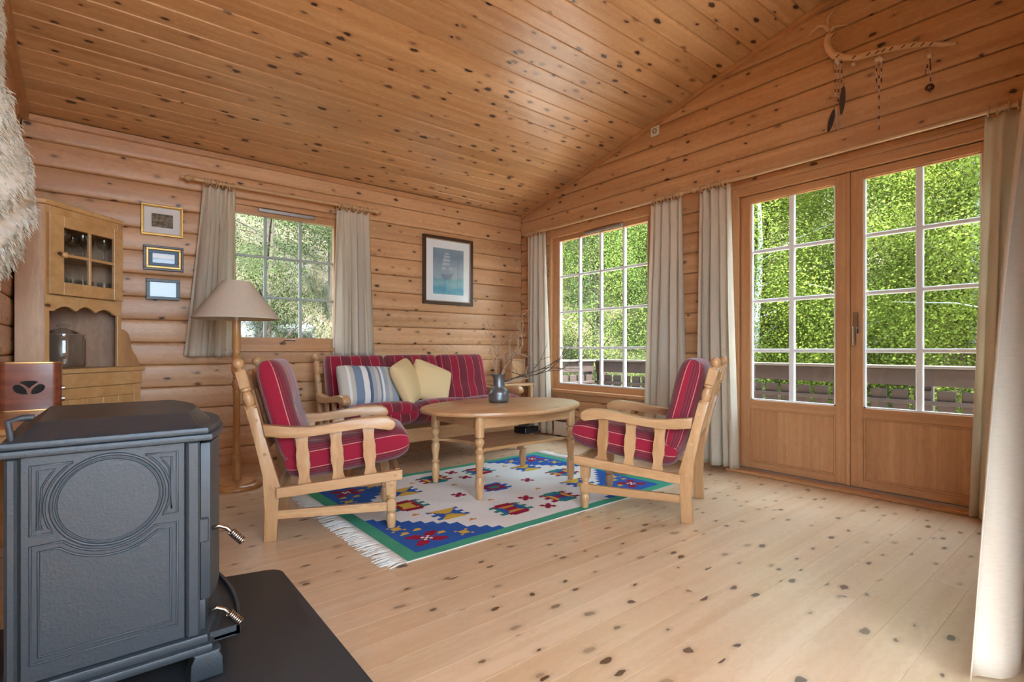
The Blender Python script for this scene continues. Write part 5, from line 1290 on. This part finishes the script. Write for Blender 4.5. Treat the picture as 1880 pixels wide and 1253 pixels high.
# ================================================================== WALL PIECES ON THE RIGHT
# light switch plate
sw = thing('wall_socket', 'ivory socket plate high on the gable wall', 'socket', (XR - .002, 2.658, 2.772))
b = bm_(); b2(b, -.012, 0, -.043, .043, -.043, .043, .004); obj('plate', b, 'plate', sw)
b = bm_(); torus(b, (-.013, 0, 0), (1, 0, 0), .018, .003, 16, 6); tube(b, [(-.0135, -.007, 0), (-.0125, -.007, 0)], .003, 8); tube(b, [(-.0135, .007, 0), (-.0125, .007, 0)], .003, 8); obj('outlet', b, 'iron_dark', sw, 60)
# panel heater low on the wall
ht = thing('panel_heater', 'low cream panel heater under the sixteen-pane window', 'heater', (XR - .03, 3.30, .0))
b = bm_(); b2(b, -.035, .0, -.56, .56, .022, .165, .006); obj('body', b, 'heater', ht)
b = bm_(); b2(b, -.030, .0, -.555, .555, .165, .176, .002); obj('outlet_grille', b, 'iron_dark', ht)
for yy in (-.5, .5): b = bm_(); b2(b, -.03, -.005, yy - .02, yy + .02, 0, .022); obj('foot', b, 'iron_dark', ht)
# corner table by the window with a wooden box
ct = thing('corner_table', 'small pine corner table between sofa and corner curtain', 'table', (3.30, 4.22, 0))
b = bm_(); b2(b, -.22, .24, -.20, .20, .525, .550, .004); obj('table_top', b, 'fur_x', ct)
for sx in (-.19, .21):
    for sy in (-.17, .17): b = bm_(); b2(b, sx - .02, sx + .02, sy - .02, sy + .02, 0, .525, .003); obj('leg', b, 'fur_z', ct)
wb_ = thing('wooden_box', 'upright pine box on the corner table', 'box', (3.45, 4.26, .5505))
b = bm_(); b2(b, -.09, .09, -.09, .09, 0, .235, .004); obj('body', b, 'fur_z', wb_)
b = bm_(); b2(b, -.095, .095, -.095, .095, .235, .250, .003); obj('lid', b, 'fur_x', wb_)

# driftwood hanging with beads and feathers
dh = thing('driftwood_hanging', 'driftwood stick wall hanging with beads and feathers on the gable wall', 'wall hanging', (3.66, 1.15, 2.62)); do = Vector((3.66, 1.15, 2.62))
K = 310 / 1554
def W_(x, y, X=3.660): return on_x(1470 + x * K, y * K, X) - do
b = bm_(); pts = [W_(*q) for q in ((262, 300), (250, 345), (240, 400), (262, 460), (312, 508), (400, 530), (520, 526), (620, 500), (760, 465), (900, 435), (1050, 412), (1200, 405), (1330, 408), (1440, 400))]
tube(b, pts, [.016, .019, .022, .025, .024, .021, .020, .019, .019, .018, .017, .016, .014, .008], 10); stick = obj('stick', b, 'antler', dh, 180)
for q, r in ((((262, 310), (250, 250), (250, 170), (290, 110), (330, 45)), .013), (((255, 270), (215, 235), (165, 240), (115, 285), (75, 330)), .016), (((270, 290), (300, 250), (350, 238), (440, 230)), .012), (((262, 300), (285, 330), (320, 270)), .011)):
    b = bm_(); tube(b, [W_(*z) for z in q], [r * (1 - .7 * i / (len(q) - 1)) for i in range(len(q))], 7); obj('fork', b, 'antler', dh, 180)
b = bm_()
for x, y in ((620, 500), (700, 480), (760, 465), (830, 450), (940, 430), (1030, 415), (1120, 408), (1200, 405), (490, 527), (340, 515)):
    a = W_(x - 16, y + 14, 3.640); c_ = W_(x + 16, y - 16, 3.640); m3 = W_(x, y, 3.634); tube(b, [a, m3, c_], .0028, 5)
obj('lacing', b, 'leather', dh, 180)
def strand(x, y0_, y1_, mats, r=.0048, gap=.010):
    a = W_(x, y0_); e = W_(x, y1_); n = max(2, int((a.z - e.z) / gap)); b1, b2_, b3 = bm_(), bm_(), bm_(); tube(b3, [a, Vector((a.x, a.y, e.z))], .0016, 5)
    for i in range(n):
        z = a.z + (e.z - a.z) * i / n; (sphere(b1, (a.x, a.y, z), r, 6) if (i // 2) % 3 else sphere(b2_, (a.x, a.y, z), r * .8, 6))
    st_ = obj('bead_strand', b3, 'leather', dh, 180); obj('pale_beads', b1, mats[0], st_, 180); obj('dark_beads', b2_, mats[1], st_, 180)
for x, y0_, y1_ in ((318, 560, 900), (346, 560, 960), (375, 560, 820), (697, 540, 760), (743, 540, 760), (720, 700, 1200), (1195, 620, 790), (1165, 600, 690)): strand(x, y0_, y1_, ('bone', 'leather'))
def feather(x0, y0_, x1, y1_, w, mat):
    a, e = W_(x0, y0_, 3.66), W_(x1, y1_, 3.66); d = e - a; L = d.length; d.normalize(); s_ = Vector((1, 0, 0)).cross(d).normalized(); b = bm_()
    Lp, Rp = [], []
    for i in range(11):
        t_ = i / 10; ww = w * (math.sin(math.pi * min(1, .08 + t_ * .88)) ** .6); Lp.append(a + d * L * t_ - s_ * ww); Rp.append(a + d * L * t_ + s_ * ww * .8)
    va = [b.verts.new(q + Vector((-.001, 0, 0))) for q in Lp + Rp[::-1]]; vb = [b.verts.new(q + Vector((.001, 0, 0))) for q in Lp + Rp[::-1]]
    b.faces.new(va); b.faces.new(vb[::-1]); n_ = len(va)
    for i in range(n_): b.faces.new([va[i], vb[i], vb[(i + 1) % n_], va[(i + 1) % n_]])
    tube(b, [a - d * .02, e - d * .01], .0015, 5); obj('feather', b, mat, dh)
feather(392, 800, 372, 1055, .018, 'feather'); feather(305, 1010, 252, 1215, .018, 'feather'); feather(318, 985, 345, 1205, .009, 'featherw')
b = bm_()
for x, y in ((345, 575), (328, 560), (700, 550), (725, 540), (742, 545)): sphere(b, W_(x, y), .013, 8, (.8, 1, 1.3))
obj('shell', b, 'bone', dh, 180)
for x, y in ((485, 595), (1188, 517)):
    b = bm_(); box(b, W_(x, y), (.02, .024, .024), .004); tube(b, [W_(x, y - 70), W_(x, y)], .002, 5); obj('square_bead', b, 'bone', dh)
b = bm_(); torus(b, W_(1187, 805), (1, .3, 0), .014, .007, 16, 8); tube(b, [W_(1187, 800), W_(1187, 850)], .002, 5); tube(b, [W_(1190, 540), W_(1195, 620)], .002, 5); tube(b, [W_(1165, 600), W_(1140, 700)], .002, 5); obj('disc_bead', b, 'leather', dh, 180)
